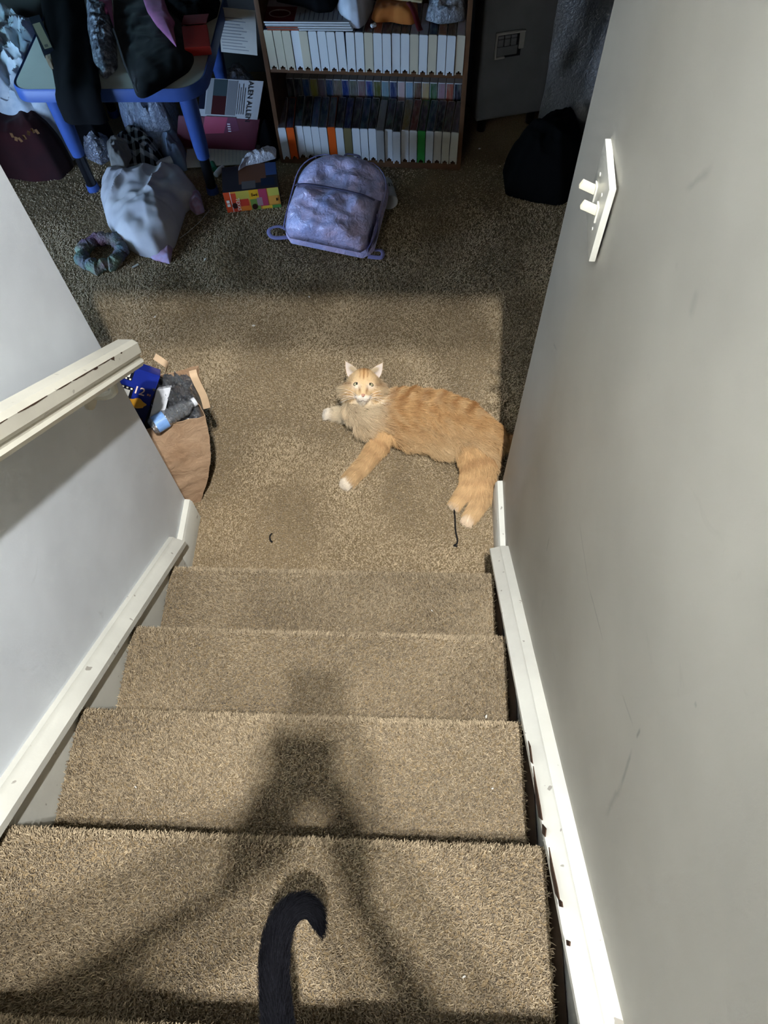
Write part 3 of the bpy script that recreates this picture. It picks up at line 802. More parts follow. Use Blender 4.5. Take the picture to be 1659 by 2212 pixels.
        for j in range(5):
            p0 = hp(0.016 * s, -0.042 - 0.003 * (j % 3), 0.050)
            p2 = hp((0.058 + 0.004 * j) * s, -0.032 - 0.011 * j + 0.012, 0.045)
            tube('whisker', smooth_path([p0, p0.lerp(p2, 0.5) + up * 0.004, p2], 4), [0.0004] * 8 + [0.0002], M['whisker'], root, 4)
    bm = bmesh.new(); ellipsoid(bm, (0, 0, 0), (1, 1, 1))
    for v_ in bm.verts:
        taper = 0.55 + 0.45 * max(0, v_.co.y)
        v_.co = hp(0, -0.037, 0.0575) + Rh @ Vector((v_.co.x * 0.0095 * taper, v_.co.y * 0.0050, v_.co.z * 0.0045))
    from_bm('nose', bm, M['nose'], root)
    tube('mouth', smooth_path([hp(-0.015, -0.0555, 0.044), hp(-0.008, -0.0575, 0.049), hp(0, -0.053, 0.0515), hp(0.008, -0.0575, 0.049), hp(0.015, -0.0555, 0.044)], 4), 0.0005, M['lip'], root, 5)
    return root
orange_cat()

# ================================================================== black cat on the stair below the camera: its tail curls into view
def black_cat():
    root = empty('cat', (0, 0, 0)); tag(root, 'black cat standing on the stair with its tail curled up', 'cat')
    zs = 5 * RISE
    bm = Blob()
    y = -1.125
    limb(bm, [(0.01, y, zs + 0.205), (-0.08, y, zs + 0.205), (-0.20, y, zs + 0.195), (-0.29, y, zs + 0.205)], [0.058, 0.064, 0.066, 0.056], 0.5)
    limb(bm, [(-0.29, y, zs + 0.21), (-0.35, y, zs + 0.245)], [0.048, 0.040])
    ellipsoid(bm, (-0.375, y, zs + 0.265), (0.047, 0.044, 0.042)); ellipsoid(bm, (-0.415, y, zs + 0.252), (0.022, 0.022, 0.018))
    for s in (-1, 1):
        limb(bm, [(-0.362, y + 0.026 * s, zs + 0.29), (-0.366, y + 0.036 * s, zs + 0.335)], [0.020, 0.005])
        limb(bm, [(-0.005, y + 0.032 * s, zs + 0.19), (-0.02, y + 0.036 * s, zs + 0.115), (0.020, y + 0.036 * s, zs + 0.060), (0.0, y + 0.036 * s, zs + 0.018), (-0.022, y + 0.036 * s, zs + 0.014)], [0.052, 0.036, 0.019, 0.015, 0.015])
        limb(bm, [(-0.275, y + 0.030 * s, zs + 0.18), (-0.270, y + 0.032 * s, zs + 0.10), (-0.278, y + 0.032 * s, zs + 0.018), (-0.296, y + 0.032 * s, zs + 0.014)], [0.038, 0.022, 0.015, 0.015])
    # tail: out of the rump, forward over the next step, hooked at its tip
    D_ = 0.78
    def tp(px, py, d): return Vector(CAM + ray(px, py) * d)
    tl = [Vector((0.045, y, zs + 0.215)), tp(598, 2335, 0.88), tp(600, 2225, 0.92), tp(592, 2110, 0.97), tp(598, 2025, 1.00), tp(622, 1972, 1.02), tp(658, 1954, 1.03), tp(682, 1974, 1.03), tp(692, 2006, 1.03), tp(696, 2022, 1.03)]
    tr = [0.026, 0.0215, 0.0210, 0.0205, 0.0200, 0.0185, 0.0165, 0.0140, 0.0080, 0.0030]
    path = smooth_path(tl, 3); rd = smooth_vals(tr, 3)
    limb(bm, path, rd, 0.5)
    M['black_fur_skin'] = plain('black coat underneath', (10, 10, 13), 0.9, 0.2, 60, spec=0.05)
    body = fuse('body', bm, 0.0045, 5, M['black_fur_skin'], root)
    n = 40000; P, Nn = sample_surface(body.data, n, 21); r = np.random.default_rng(22)
    bones = [(tuple(a), tuple(b), 0.02) for a, b in zip(path[:-1], path[1:])] + [((-0.35, y, zs + .24), (0.01, y, zs + .2), 0.07)]
    bi, D, t = bone_field(P, bones)
    A = strands(P, Nn, D, np.where(bi < len(bones) - 1, 0.009, 0.010) * r.uniform(0.7, 1.2, n), r, 0.35, 1.0, 0.12, 0.1)
    c = np.array(lin((13, 13, 18))[:3]) * r.normal(1.0, 0.25, (n, 1))
    curves('fur', A, np.full(n, 0.00026), np.clip(c, 0.001, 0.03), 'fur_color', M['fur'], root)
    M['green_eye'] = plain('green cat eye', (150, 170, 70), 0.1, 0.1, 200)
    for s in (-1, 1):
        bm = bmesh.new(); ellipsoid(bm, (-0.412, y + 0.019 * s, zs + 0.275), (0.008, 0.009, 0.008)); from_bm('eye', bm, M['green_eye'], root)
black_cat()

# ================================================================== tools for the clutter
M['ink'] = mat_attr('printed ink', 'ink', 0.45, 0.3)

def mound(name, poly, H, mat, parent=None, z0=0.0, folds=0.30, fs=9.0, seed=0, edge=2.5, pw=0.6, rings=26, ns=110, lift=0.0):
    """a crumpled heap of cloth or film: rings from an outline (xy points) up to the middle, creased by noise"""
    P = [Vector((p[0], p[1])) for p in poly]; n_ = len(P)
    c = sum(P, Vector((0, 0))) / n_
    per = [(P[(i + 1) % n_] - P[i]).length for i in range(n_)]; tot = sum(per); out = []
    for k_ in range(ns):
        d = tot * k_ / ns; i = 0
        while d > per[i]: d -= per[i]; i = (i + 1) % n_
        out.append(P[i].lerp(P[(i + 1) % n_], d / per[i]))
    for _ in range(2): out = [(out[i - 1] + out[i] * 2 + out[(i + 1) % ns]) / 4 for i in range(ns)]
    V, F = [], []
    sx = seed * 3.71
    for r_ in range(rings):
        t = 1 - r_ / (rings - 1) * 0.97
        for q in out:
            p = c + (q - c) * t
            w_ = fbm(p.x * fs * 0.5 + sx, p.y * fs * 0.5, 1.3)
            rd = abs(fbm(p.x * fs + w_ * 0.9 + sx, p.y * fs - w_ * 0.9, sx, 3)); rd2 = abs(fbm(p.x * fs * 2.3 - w_, p.y * fs * 2.3 + w_, sx + 5, 2))
            h = H * (max(0.0, 1 - t ** edge) ** pw)
            e_ = min(1.0, (1 - t) * 6)
            z = h * (1 + folds * (0.55 - 1.5 * rd)) + H * folds * 0.35 * (0.3 - rd2) * e_ + 0.35 * h * w_ * 0.4
            V.append((p.x, p.y, max(z0 + 0.004, z0 + z + lift + 0.004)))
    for r_ in range(rings - 1):
        for k_ in range(ns):
            F.append((r_ * ns + k_, r_ * ns + (k_ + 1) % ns, (r_ + 1) * ns + (k_ + 1) % ns, (r_ + 1) * ns + k_))
    F.append(tuple((rings - 1) * ns + k_ for k_ in range(ns)))
    b0 = len(V)
    for q in out: V.append((q.x, q.y, z0 + 0.001))
    for k_ in range(ns): F.append((k_, (k_ + 1) % ns, b0 + (k_ + 1) % ns, b0 + k_))
    F.append(tuple(b0 + k_ for k_ in range(ns)))
    o = mesh(name, V, F, mat, parent)
    o.data.polygons.foreach_set('use_smooth', [True] * len(o.data.polygons))
    return o

def pp(pts, z): return [onz(x, y, z) for x, y in pts]

def quad_frame(o, xdir, ydir):
    x = Vector(xdir).normalized(); z = x.cross(Vector(ydir)).normalized(); y = z.cross(x)
    return Matrix(((x.x, y.x, z.x, o[0]), (x.y, y.y, z.y, o[1]), (x.z, y.z, z.z, o[2]), (0, 0, 0, 1)))

def sheet_print(name, mtx, rects, parent, off=0.0004):
    """flat print: coloured rectangles (x0,y0,x1,y1,rgb) on the plane of mtx, later ones on top"""
    V, F, C_ = [], [], []
    for i, (x0, y0, x1, y1, rgb) in enumerate(rects):
        z = off + i * 0.00012; b = len(V)
        V += [mtx @ Vector(p) for p in ((x0, y0, z), (x1, y0, z), (x1, y1, z), (x0, y1, z))]; F.append((b, b + 1, b + 2, b + 3)); C_ += [lin(rgb)] * 4
    me = bpy.data.meshes.new(name); me.from_pydata([tuple(v) for v in V], [], F)
    at = me.attributes.new('ink', 'FLOAT_COLOR', 'POINT'); at.data.foreach_set('color', [x for c in C_ for x in c])
    return link(name, me, parent, M['ink'])

def poly_print(name, mtx, polys, parent, off=0.0006):
    V, F, C_ = [], [], []
    for i, (pts, rgb) in enumerate(polys):
        z = off + i * 0.00012; b = len(V)
        V += [mtx @ Vector((p[0], p[1], z)) for p in pts]; F.append(tuple(range(b, b + len(pts)))); C_ += [lin(rgb)] * len(pts)
    me = bpy.data.meshes.new(name); me.from_pydata([tuple(v) for v in V], [], F)
    at = me.attributes.new('ink', 'FLOAT_COLOR', 'POINT'); at.data.foreach_set('color', [x for c in C_ for x in c])
    return link(name, me, parent, M['ink'])

_inkmats = {}
def ink(rgb):
    if rgb not in _inkmats: _inkmats[rgb] = plain('ink %d %d %d' % rgb, rgb, 0.5, 0.04, 60)
    return _inkmats[rgb]

def lettering(body, size, mtx, rgb, parent, name='lettering', align='LEFT'):
    cu = bpy.data.curves.new('t', 'FONT'); cu.body = body; cu.size = size; cu.align_x = align; cu.fill_mode = 'FRONT'; cu.resolution_u = 3; cu.offset = size * 0.012
    t = bpy.data.objects.new('t', cu); COL.objects.link(t)
    me = bpy.data.meshes.new_from_object(t.evaluated_get(bpy.context.evaluated_depsgraph_get()))
    bpy.data.objects.remove(t, do_unlink=True)
    me.transform(mtx); me.materials.clear()
    return link(name, me, parent, ink(rgb))

def slab(name, c4, th, mat, parent=None, bevel=0.0):
    """a flat piece given by the four corners of its upper face"""
    p = [Vector(x) for x in c4]; p[2] = p[1] + p[3] - p[0]; n_ = (p[1] - p[0]).cross(p[3] - p[0]).normalized()
    if n_.z < 0: n_ = -n_
    bm = bmesh.new(); a = [bm.verts.new(x) for x in p]; b = [bm.verts.new(x - n_ * th) for x in p]
    bm.faces.new(a); bm.faces.new(b[::-1])
    for i in range(4): bm.faces.new((a[i], b[i], b[(i + 1) % 4], a[(i + 1) % 4]))
    if bevel: bmesh.ops.bevel(bm, geom=list(bm.edges), offset=bevel, segments=2, affect='EDGES')
    return from_bm(name, bm, mat, parent)

def drape(name, fn, nu, nv, th, mat, parent=None):
    """cloth sheet with real thickness from fn(u,v)->point"""
    G = [[Vector(fn(i / (nu - 1), j / (nv - 1))) for j in range(nv)] for i in range(nu)]
    V, F = [], []
    def nrm(i, j):
        a = G[min(i + 1, nu - 1)][j] - G[max(i - 1, 0)][j]; b = G[i][min(j + 1, nv - 1)] - G[i][max(j - 1, 0)]
        return a.cross(b).normalized()
    for s_ in (0.5, -0.5):
        for i in range(nu):
            for j in range(nv): V.append(G[i][j] + nrm(i, j) * th * s_)
    o_ = nu * nv; I = lambda i, j: i * nv + j
    for i in range(nu - 1):
        for j in range(nv - 1):
            q = (I(i, j), I(i + 1, j), I(i + 1, j + 1), I(i, j + 1)); F.append(q); F.append(tuple(o_ + x for x in q[::-1]))
    rim = [I(i, 0) for i in range(nu)] + [I(nu - 1, j) for j in range(1, nv)] + [I(i, nv - 1) for i in range(nu - 2, -1, -1)] + [I(0, j) for j in range(nv - 2, 0, -1)]
    for x, y in zip(rim, rim[1:] + rim[:1]): F.append((x, y, o_ + y, o_ + x))
    return mesh(name, V, F, mat, parent)

# ================================================================== bookcase with video cases
BK = Matrix.Translation((-0.448, 2.039, 0)) @ Matrix.Rotation(math.atan2(-0.049, 0.797), 4, 'Z')
BW, BD, BH = 0.798, 0.37, 1.12
bc = empty('bookcase'); bc.matrix_world = BK; tag(bc, 'brown wooden bookcase packed with video cases', 'bookcase')
for x in (0, BW - 0.018): box('side_panel', (x, 0, 0), (x + 0.018, BD, BH), M['wood'], bc, 0.0015)
box('base_board', (0.018, 0.0, 0.0), (BW - 0.018, 0.02, 0.030), M['wood'], bc, 0.001)
for z in (0.014, 0.400, 0.790, BH - 0.018): box('shelf', (0.018, 0.004, z), (BW - 0.018, BD - 0.006, z + 0.017), M['wood'], bc, 0.001)
box('back_panel', (0.018, BD - 0.006, 0), (BW - 0.018, BD, BH), M['wood'], bc)
M['case'] = mat_tint('clamshell plastic', 0.38, 0.0, 0.4)
M['sleeve'] = mat_tint('printed case sleeve', 0.35, 0.75, 0.4)
ORD = 'first second third fourth fifth sixth seventh eighth ninth tenth eleventh twelfth thirteenth fourteenth fifteenth sixteenth seventeenth eighteenth nineteenth twentieth twenty-first twenty-second twenty-third twenty-fourth'.split()
def case_mesh(th, ln, ht):
    """clamshell standing on its opening edge: rounded spine edge on top, notched lips at the foot of the front"""
    bm = bmesh.new(); h = th / 2; rr = 0.004; lip = 0.010
    prof = [(-h, 0), (-h + 0.006, 0), (-h + 0.0065, lip), (-0.004, lip), (-0.003, lip * 1.5), (0.003, lip * 1.5), (0.004, lip), (h - 0.0065, lip), (h - 0.006, 0), (h, 0), (h, ht - rr), (h - rr * 0.3, ht - rr * 0.3), (h - rr, ht), (-h + rr, ht), (-h + rr * 0.3, ht - rr * 0.3), (-h, ht - rr)]
    A = [bm.verts.new((x, 0, z)) for x, z in prof]; B = [bm.verts.new((x, ln, z)) for x, z in prof]
    bm.faces.new(A); bm.faces.new(B[::-1]); n_ = len(prof)
    for i in range(n_): bm.faces.new((A[i], A[(i + 1) % n_], B[(i + 1) % n_], B[i]))
    bmesh.ops.recalc_face_normals(bm, faces=bm.faces)
    me = bpy.data.meshes.new('video_case'); bm.to_mesh(me); bm.free(); me.materials.append(M['case']); smooth_by_angle(me); return me
def sleeve_mesh(th, ln, ht):
    bm = bmesh.new(); h = th / 2
    bm_box(bm, (-h + 0.002, 0.004, ht - 0.001), (h - 0.002, ln - 0.004, ht + 0.0006))
    bm_box(bm, (-h - 0.0005, 0.006, 0.02), (-h + 0.0005, ln - 0.006, ht - 0.006)); bm_box(bm, (h - 0.0005, 0.006, 0.02), (h + 0.0005, ln - 0.006, ht - 0.006))
    bmesh.ops.recalc_face_normals(bm, faces=bm.faces)
    me = bpy.data.meshes.new('printed_sleeve'); bm.to_mesh(me); bm.free(); me.materials.append(M['sleeve']); return me
_cm = case_mesh(0.0318, 0.212, 0.147); _sm = sleeve_mesh(0.0318, 0.212, 0.147)
def video_case(loc, rotz, tilt, body_rgb, sleeve_rgb, label, group, upright=False, scale=1.0):
    o = bpy.data.objects.new('video_case', _cm); COL.objects.link(o)
    if upright: m = Matrix.Rotation(tilt, 4, 'Y') @ Matrix.Translation((0, 0.147, 0)) @ Matrix.Rotation(math.pi / 2, 4, 'X')
    else: m = Matrix.Rotation(tilt, 4, 'Y')
    o.matrix_world = BK @ Matrix.Translation(loc) @ Matrix.Rotation(rotz, 4, 'Z') @ m @ Matrix.Diagonal((scale, 1, 1, 1))
    o.color = lin(body_rgb); tag(o, label, 'video case', group)
    c = bpy.data.objects.new('printed_sleeve', _sm); COL.objects.link(c); c.parent = o; c.color = lin(sleeve_rgb)
    return o
NV, NK, GY, OG = (24, 34, 70), (20, 20, 26), (150, 146, 150), (196, 92, 34)
pitch = (BW - 0.036) / 22.0
darks = [(26, 38, 84), (20, 22, 30), (38, 44, 70), (46, 40, 52), (22, 40, 60), (34, 30, 40), (28, 52, 70), (60, 56, 58)]
# upper shelf, page ends out: all white, a few yellowed
yel = {0, 1, 2, 4, 11, 16, 18, 21}
sl_a = {11: (86, 44, 40), 12: (150, 84, 60), 13: (48, 40, 60), 16: (158, 156, 168), 17: (160, 156, 170), 18: (20, 32, 56), 19: (150, 104, 64), 20: (100, 74, 44), 21: (166, 164, 174)}
for i in range(22):
    x = 0.018 + pitch * (i + 0.5)
    bod = (200, 192, 172) if i in yel else (214, 218, 222)
    what = 'yellowed white' if i in yel else 'clean white'
    video_case((x + (0.004 if i < 4 else 0), -0.003 - 0.005 * random.random(), 0.417), 0, math.radians(-1.5 if i < 9 else 0.3), bod, sl_a.get(i, darks[i % 8]), '%s video case, %s from the blue table on the upper bookcase shelf' % (what, ORD[i]), 'video cases on the upper shelf', scale=1.0)
# lower shelf, front row lying spine up
cb = {1: (214, 86, 30), 6: (214, 90, 30), 8: (116, 106, 74), 12: (160, 160, 158), 17: (60, 150, 70), 19: (198, 192, 178), 20: (196, 190, 172), 21: (204, 200, 184)}
cn = {1: 'orange', 6: 'orange', 8: 'olive', 12: 'grey', 17: 'green'}
sl_c = {0: (110, 100, 112), 1: (60, 66, 92), 4: (70, 88, 120), 5: (40, 60, 80), 6: (74, 76, 84), 12: (132, 130, 130), 14: (30, 40, 36), 15: (128, 108, 58), 16: (104, 52, 38), 20: (60, 52, 50), 21: (94, 84, 84)}
for i in range(22):
    x = 0.018 + pitch * (i + 0.5); bod = cb.get(i, (212, 216, 220)); dz = (-0.0 if i in (2, 3, 14, 16) else 0.0)
    fy = 0.0 - 0.012 * (i in (0, 1, 12, 14)) - 0.006 * random.random()
    video_case((x, fy, 0.032), math.radians(6.0 - i * 0.45), math.radians(-1.2 + 0.08 * i), bod, sl_c.get(i, darks[(i * 3) % 8]), '%s video case lying spine up, %s from the table on the lowest shelf' % (cn.get(i, 'white'), ORD[i]), 'front row of video cases on the lowest shelf')
# lower shelf, back row standing upright with spines out
sl_b = [(36, 34, 44), (34, 40, 60), (42, 84, 140), (150, 150, 70), (120, 110, 130), (40, 70, 110), (110, 100, 90), (30, 52, 110), (92, 92, 84), (120, 92, 96), (34, 60, 120), (80, 84, 40), (110, 140, 150), (50, 60, 100), (190, 170, 170), (130, 160, 180), (96, 70, 56), (170, 150, 110), (60, 96, 62), (150, 120, 130), (150, 84, 70), (30, 36, 48)]
for i in range(22):
    x = 0.018 + pitch * (i + 0.5)
    video_case((x, 0.228, 0.032), 0, 0.0, (206, 208, 210), sl_b[i], 'upright video case with printed spine, %s from the table in the back row' % ORD[i], 'back row of upright video cases on the lowest shelf', upright=True)

# ================================================================== things lying on the upper row
ZT = 0.417 + 0.149
def bkp(px, py, z): return onz(px, py, z)
M['paper'] = plain('white paper', (206, 208, 212), 0.7, 0.04, 20)
M['paper2'] = plain('off-white paper', (190, 188, 180), 0.7, 0.06, 20)
for i, (dz, sh, lab) in enumerate(((0.0, 0.012, 'lowest magazine of the stack on the video cases'), (0.0065, 0.008, 'second magazine from the bottom of the bookcase stack'), (0.013, 0.004, 'third magazine of the stack with white edges'), (0.0195, 0.0, 'top magazine with dark red cover corner and white oval'))):
    z = ZT + dz + 0.006
    fl_, fr_ = BK @ Vector((0.025 + sh, 0.000 - sh, z)), BK @ Vector((0.345 + sh * 1.2, 0.012 - sh, z))
    d = BK.to_3x3() @ Vector((0.02, 0.225, 0)); m_ = empty('magazine'); tag(m_, lab, 'magazine', 'magazines stacked on the upper row')
    slab('pages', (fl_, fr_, fr_ + d, fl_ + d), 0.005, M['paper'], m_)
    mt = quad_frame(fl_, fr_ - fl_, d); W_ = (fr_ - fl_).length
    if i == 3:
        sheet_print('cover_print', mt, [(0, 0, W_, 0.225, (150, 152, 160)), (0, 0, 0.115, 0.10, (96, 26, 30)), (0, 0.10, 0.10, 0.225, (150, 140, 150))] + [(0.13 + j * 0.018, 0.01, 0.134 + j * 0.018, 0.06 + 0.02 * (j % 3), (90, 84, 96)) for j in range(10)], m_)
        E = [(0.055 + 0.042 * math.cos(t), 0.052 + 0.028 * math.sin(t)) for t in [k_ / 28 * 2 * math.pi for k_ in range(28)]]; E2 = [(0.055 + 0.037 * math.cos(t), 0.050 + 0.021 * math.sin(t)) for t in [k_ / 28 * 2 * math.pi for k_ in range(28)]]
        poly_print('oval_emblem', mt, [(E, (170, 165, 160)), (E2, (84, 20, 26))], m_, 0.0022)
    elif i < 2:
        sd = quad_frame(fl_ - Vector((0, 0, 0.005)), fr_ - fl_, (0, 0, 1)); sheet_print('red_spine', sd, [(0, 0.0002, 0.12, 0.0048, (150, 70, 50))], m_)

o = mound('black_pouch', [BK @ Vector(p) for p in ((0.05, 0.13, 0), (0.10, 0.115, 0), (0.16, 0.10, 0), (0.22, 0.06, 0), (0.275, 0.07, 0), (0.29, 0.14, 0), (0.28, 0.26, 0), (0.05, 0.26, 0))], 0.075, M['black'], None, ZT + 0.027, 0.3, 12, 3); tag(o, 'black pouch lying on the magazines on the bookcase', 'pouch')
M['whitecloth'] = mat_cloth('white knit', (204, 210, 224), (176, 182, 200), scale=10)
o = mound('folded_white_cloth', [BK @ Vector(p) for p in ((0.285, 0.10, 0), (0.31, 0.05, 0), (0.345, 0.016, 0), (0.385, 0.012, 0), (0.405, 0.05, 0), (0.42, 0.14, 0), (0.42, 0.28, 0), (0.30, 0.28, 0))], 0.085, M['whitecloth'], None, ZT + 0.002, 0.22, 9, 8); tag(o, 'white cloth hanging forward over the upper video cases', 'cloth')
M['orangecloth'] = mat_cloth('orange felt', (196, 128, 64), (176, 104, 48), scale=10)
o = mound('orange_cloth', [BK @ Vector(p) for p in ((0.42, 0.08, 0), (0.44, 0.055, 0), (0.50, 0.062, 0), (0.53, 0.05, 0), (0.575, 0.045, 0), (0.60, 0.07, 0), (0.59, 0.16, 0), (0.58, 0.25, 0), (0.43, 0.25, 0))], 0.045, M['orangecloth'], None, ZT + 0.002, 0.25, 10, 11); tag(o, 'orange felt cloth lying on the upper video cases', 'cloth')
M['cream'] = plain('cream card', (190, 176, 140), 0.6)
o = slab('cream_envelope', [BK @ Vector(p) for p in ((0.42, 0.13, ZT + 0.062), (0.61, 0.10, ZT + 0.062), (0.62, 0.22, ZT + 0.066), (0.43, 0.24, ZT + 0.066))], 0.012, M['cream'], None, 0.002); tag(o, 'cream envelope lying on top of the orange cloth', 'envelope')
M['maroon'] = mat_cloth('dark red strap', (120, 30, 32), (90, 20, 26))
o = tube('red_strap', smooth_path([BK @ Vector(p) for p in ((0.56, 0.09, ZT + 0.058), (0.58, 0.06, ZT + 0.05), (0.603, 0.02, ZT + 0.016), (0.612, 0.005, ZT + 0.006))], 5), 0.011, M['maroon'], None, 8, 0.3); tag(o, 'short dark red strap beside the orange cloth', 'strap')
M['bluefilm'] = mat_clear('bluish plastic bag film', (0.45, 0.55, 0.72, 1), 0.55, 0.25)
o = mound('plastic_bag', [BK @ Vector(p) for p in ((0.625, 0.08, 0), (0.68, 0.055, 0), (0.74, 0.07, 0), (0.775, 0.09, 0), (0.775, 0.28, 0), (0.63, 0.28, 0))], 0.07, M['bluefilm'], None, ZT + 0.002, 0.4, 14, 4); tag(o, 'bluish translucent plastic bag at the bin end of the upper shelf', 'plastic bag')
bm = bmesh.new(); bm_box(bm, (0, 0, 0), (0.022, 0.014, 0.012)); bmesh.ops.bevel(bm, geom=list(bm.edges), offset=0.003, segments=1, affect='EDGES')
o = from_bm('eraser', bm, M['paper']); o.matrix_world = BK @ Matrix.Translation((0.428, 0.018, ZT + 0.001)) @ Matrix.Rotation(0.5, 4, 'Z'); tag(o, 'small white eraser lying in front of the orange cloth', 'eraser')

# ================================================================== kids' table with clothes on it
ZTAB = 0.50
M['tabletop'] = plain('white laminate table top', (196, 198, 190), 0.35, 0.04, 8)
M['blue'] = plain('blue moulded plastic', (54, 80, 142), 0.4, 0.08, 12)
M['blackmetal'] = plain('black metal tube', (14, 14, 18), 0.3, 0.1, 30, spec=0.5)
tb = empty('table', (0, 0, 0)); tag(tb, "child's table with white top and blue plastic rim and legs", 'table')
def rrect(x0, y0, x1, y1, r4, n_=8):
    out = []
    for (cx, cy, a0, rr) in ((x1 - r4[0], y0 + r4[0], -90, r4[0]), (x1 - r4[1], y1 - r4[1], 0, r4[1]), (x0 + r4[2], y1 - r4[2], 90, r4[2]), (x0 + r4[3], y0 + r4[3], 180, r4[3])):
        for i in range(n_ + 1):
            a = math.radians(a0 + 90 * i / n_); out.append((cx + rr * math.cos(a), cy + rr * math.sin(a)))
    return out
tx0, tx1, ty0, ty1 = -1.365, -0.635, 1.765, 2.46
prism('table_top', rrect(tx0 + 0.012, ty0 + 0.012, tx1 - 0.012, ty1 - 0.012, (0.10, 0.06, 0.06, 0.06)), 'z', ZTAB - 0.02, ZTAB, M['tabletop'], tb, 0.002)
oute = rrect(tx0, ty0, tx1, ty1, (0.11, 0.07, 0.07, 0.07)); inn = rrect(tx0 + 0.012, ty0 + 0.012, tx1 - 0.012, ty1 - 0.012, (0.10, 0.06, 0.06, 0.06)); n_ = len(oute)
V = [(x, y, ZTAB - 0.045) for x, y in oute] + [(x, y, ZTAB - 0.006) for x, y in oute] + [(x * 0.6 + u_ * 0.4, y * 0.6 + v_ * 0.4, ZTAB + 0.003) for (x, y), (u_, v_) in zip(oute, inn)] + [(x, y, ZTAB - 0.001) for x, y in inn] + [(x, y, ZTAB - 0.045) for x, y in inn]
F = [(l_ * n_ + i, l_ * n_ + (i + 1) % n_, ((l_ + 1) % 5) * n_ + (i + 1) % n_, ((l_ + 1) % 5) * n_ + i) for l_ in range(5) for i in range(n_)]
mesh('rim', V, F, M['blue'], tb)
for (x, y) in ((-0.725, 1.845), (-0.725, 2.38), (-1.255, 1.86), (-1.275, 2.38)):
    lg = lathe('leg', [(0.034, ZTAB - 0.04), (0.034, ZTAB - 0.1), (0.030, 0.22), (0.026, 0.17), (0.024, 0.17)], M['blue'], tb, 14, Matrix.Translation((x, y, 0)))
    lathe('leg_tube', [(0.0215, 0.18), (0.0215, 0.02), (0.001, 0.02)], M['blackmetal'], lg, 14, Matrix.Translation((x, y, 0)))
    lathe('foot', [(0.024, 0.03), (0.027, 0.0), (0.001, 0.0)], M['blue'], lg, 14, Matrix.Translation((x, y, 0)))

# black trousers over the front edge of the table
tr_b, tr_f = onz(130, -12, ZTAB + 0.03), onz(164, 188, ZTAB + 0.03)
def f_tr(u, v):
    s_ = v * 0.66; L1 = 0.55; f = min(s_ / L1, 1.0)
    x = tr_b.x + (tr_f.x - tr_b.x) * f + (u - 0.5) * (0.175 - 0.01 * v)
    bul = 0.022 * math.sin(math.pi * u) ** 0.5 + 0.004 * math.sin(u * 11 + v * 5) + 0.006 * fbm(u * 2, v * 4, 2)
    if s_ < L1: return (x, tr_b.y + (1.752 - tr_b.y) * f, ZTAB + 0.009 + bul)
    t = s_ - L1; a = min(t / 0.05, 1.0)
    return (x, 1.752 - 0.035 * math.sin(a * math.pi / 2) - 0.02 * max(0, t - 0.05) - bul * a, ZTAB + 0.010 + bul * (1 - a) - (0.035 * (1 - math.cos(a * math.pi / 2))) - max(0, t - 0.05))
o = drape('black_trousers', f_tr, 22, 44, 0.010, M['black']); tag(o, 'black trousers draped over the front edge of the table', 'trousers')
# jacket: black with pink lining, one corner hanging over the edge
M['pink'] = mat_cloth('pink lining', (186, 112, 158), (160, 90, 136), scale=12)
M['navy'] = mat_cloth('black navy fleece', (8, 9, 16), (5, 5, 10))
jk = empty('jacket'); tag(jk, 'black zip jacket with pink lining spread on the table', 'jacket')
J = pp([(238, -30), (245, 55), (262, 110), (290, 195), (305, 200), (350, 175), (405, 140), (417, 115), (405, 75), (385, 25), (370, -30)], ZTAB + 0.03)
jb = mound('body', J, 0.035, M['navy'], jk, ZTAB + 0.002, 0.25, 7, 21)
Jp = pp([(300, -30), (315, 15), (335, 45), (360, 72), (379, 92), (372, 50), (376, 38), (362, 18), (345, -30)], ZTAB + 0.06)
mound('pink_lining', Jp, 0.014, M['pink'], jk, ZTAB + 0.040, 0.25, 9, 23)
Jp = pp([(200, -30), (215, 15), (228, 26), (234, 20), (243, 52), (240, 10), (236, -30)], ZTAB + 0.05)
mound('pink_lining', Jp, 0.016, M['pink'], jk, ZTAB + 0.030, 0.25, 9, 24)
M['zip'] = plain('metal zip', (150, 150, 156), 0.35, 0.1, 300, metal=0.8)
zp = tube('zipper', smooth_path([onz(244, 62, ZTAB + 0.036), onz(254, 90, ZTAB + 0.036), onz(268, 135, ZTAB + 0.034), onz(284, 172, ZTAB + 0.028), onz(290, 186, ZTAB + 0.02)], 5), 0.0035, M['zip'], jk, 6, 0.5)
tube('zip_pull', [onz(293, 168, ZTAB + 0.042), onz(292, 186, ZTAB + 0.036), onz(297, 200, ZTAB + 0.026)], [0.004, 0.006, 0.004], M['zip'], zp, 6, 0.5)
o = mound('dark_garment', pp([(345, -30), (352, 0), (375, 16), (400, 24), (430, 20), (462, 4), (470, -30)], ZTAB + 0.06), 0.07, M['black'], None, ZTAB + 0.002, 0.3, 9, 27); tag(o, 'black garment bunched at the back corner of the table', 'garment')
M['redbox'] = plain('red card box', (164, 42, 34), 0.45, 0.12, 12)
rb = empty('snack_box'); tag(rb, 'small red carton lying on the white table top', 'carton')
c4 = pp([(398, 104), (454, 100), (446, 52), (392, 56)], ZTAB + 0.035)
slab('carton', c4, 0.032, M['redbox'], rb, 0.002)
slab('lid_flap', [c4[3] + Vector((0, 0.002, 0.004)), c4[2] + Vector((0, 0.002, 0.004)), c4[2] + Vector((0.004, 0.05, 0.012)), c4[3] + Vector((0.004, 0.05, 0.012))], 0.003, M['maroon'], rb)
M['darkcard'] = plain('dark blue card', (26, 32, 44), 0.5, 0.1, 20)
bk = empty('hardback_book'); tag(bk, 'dark hardback book with cream panel at the table edge', 'book')
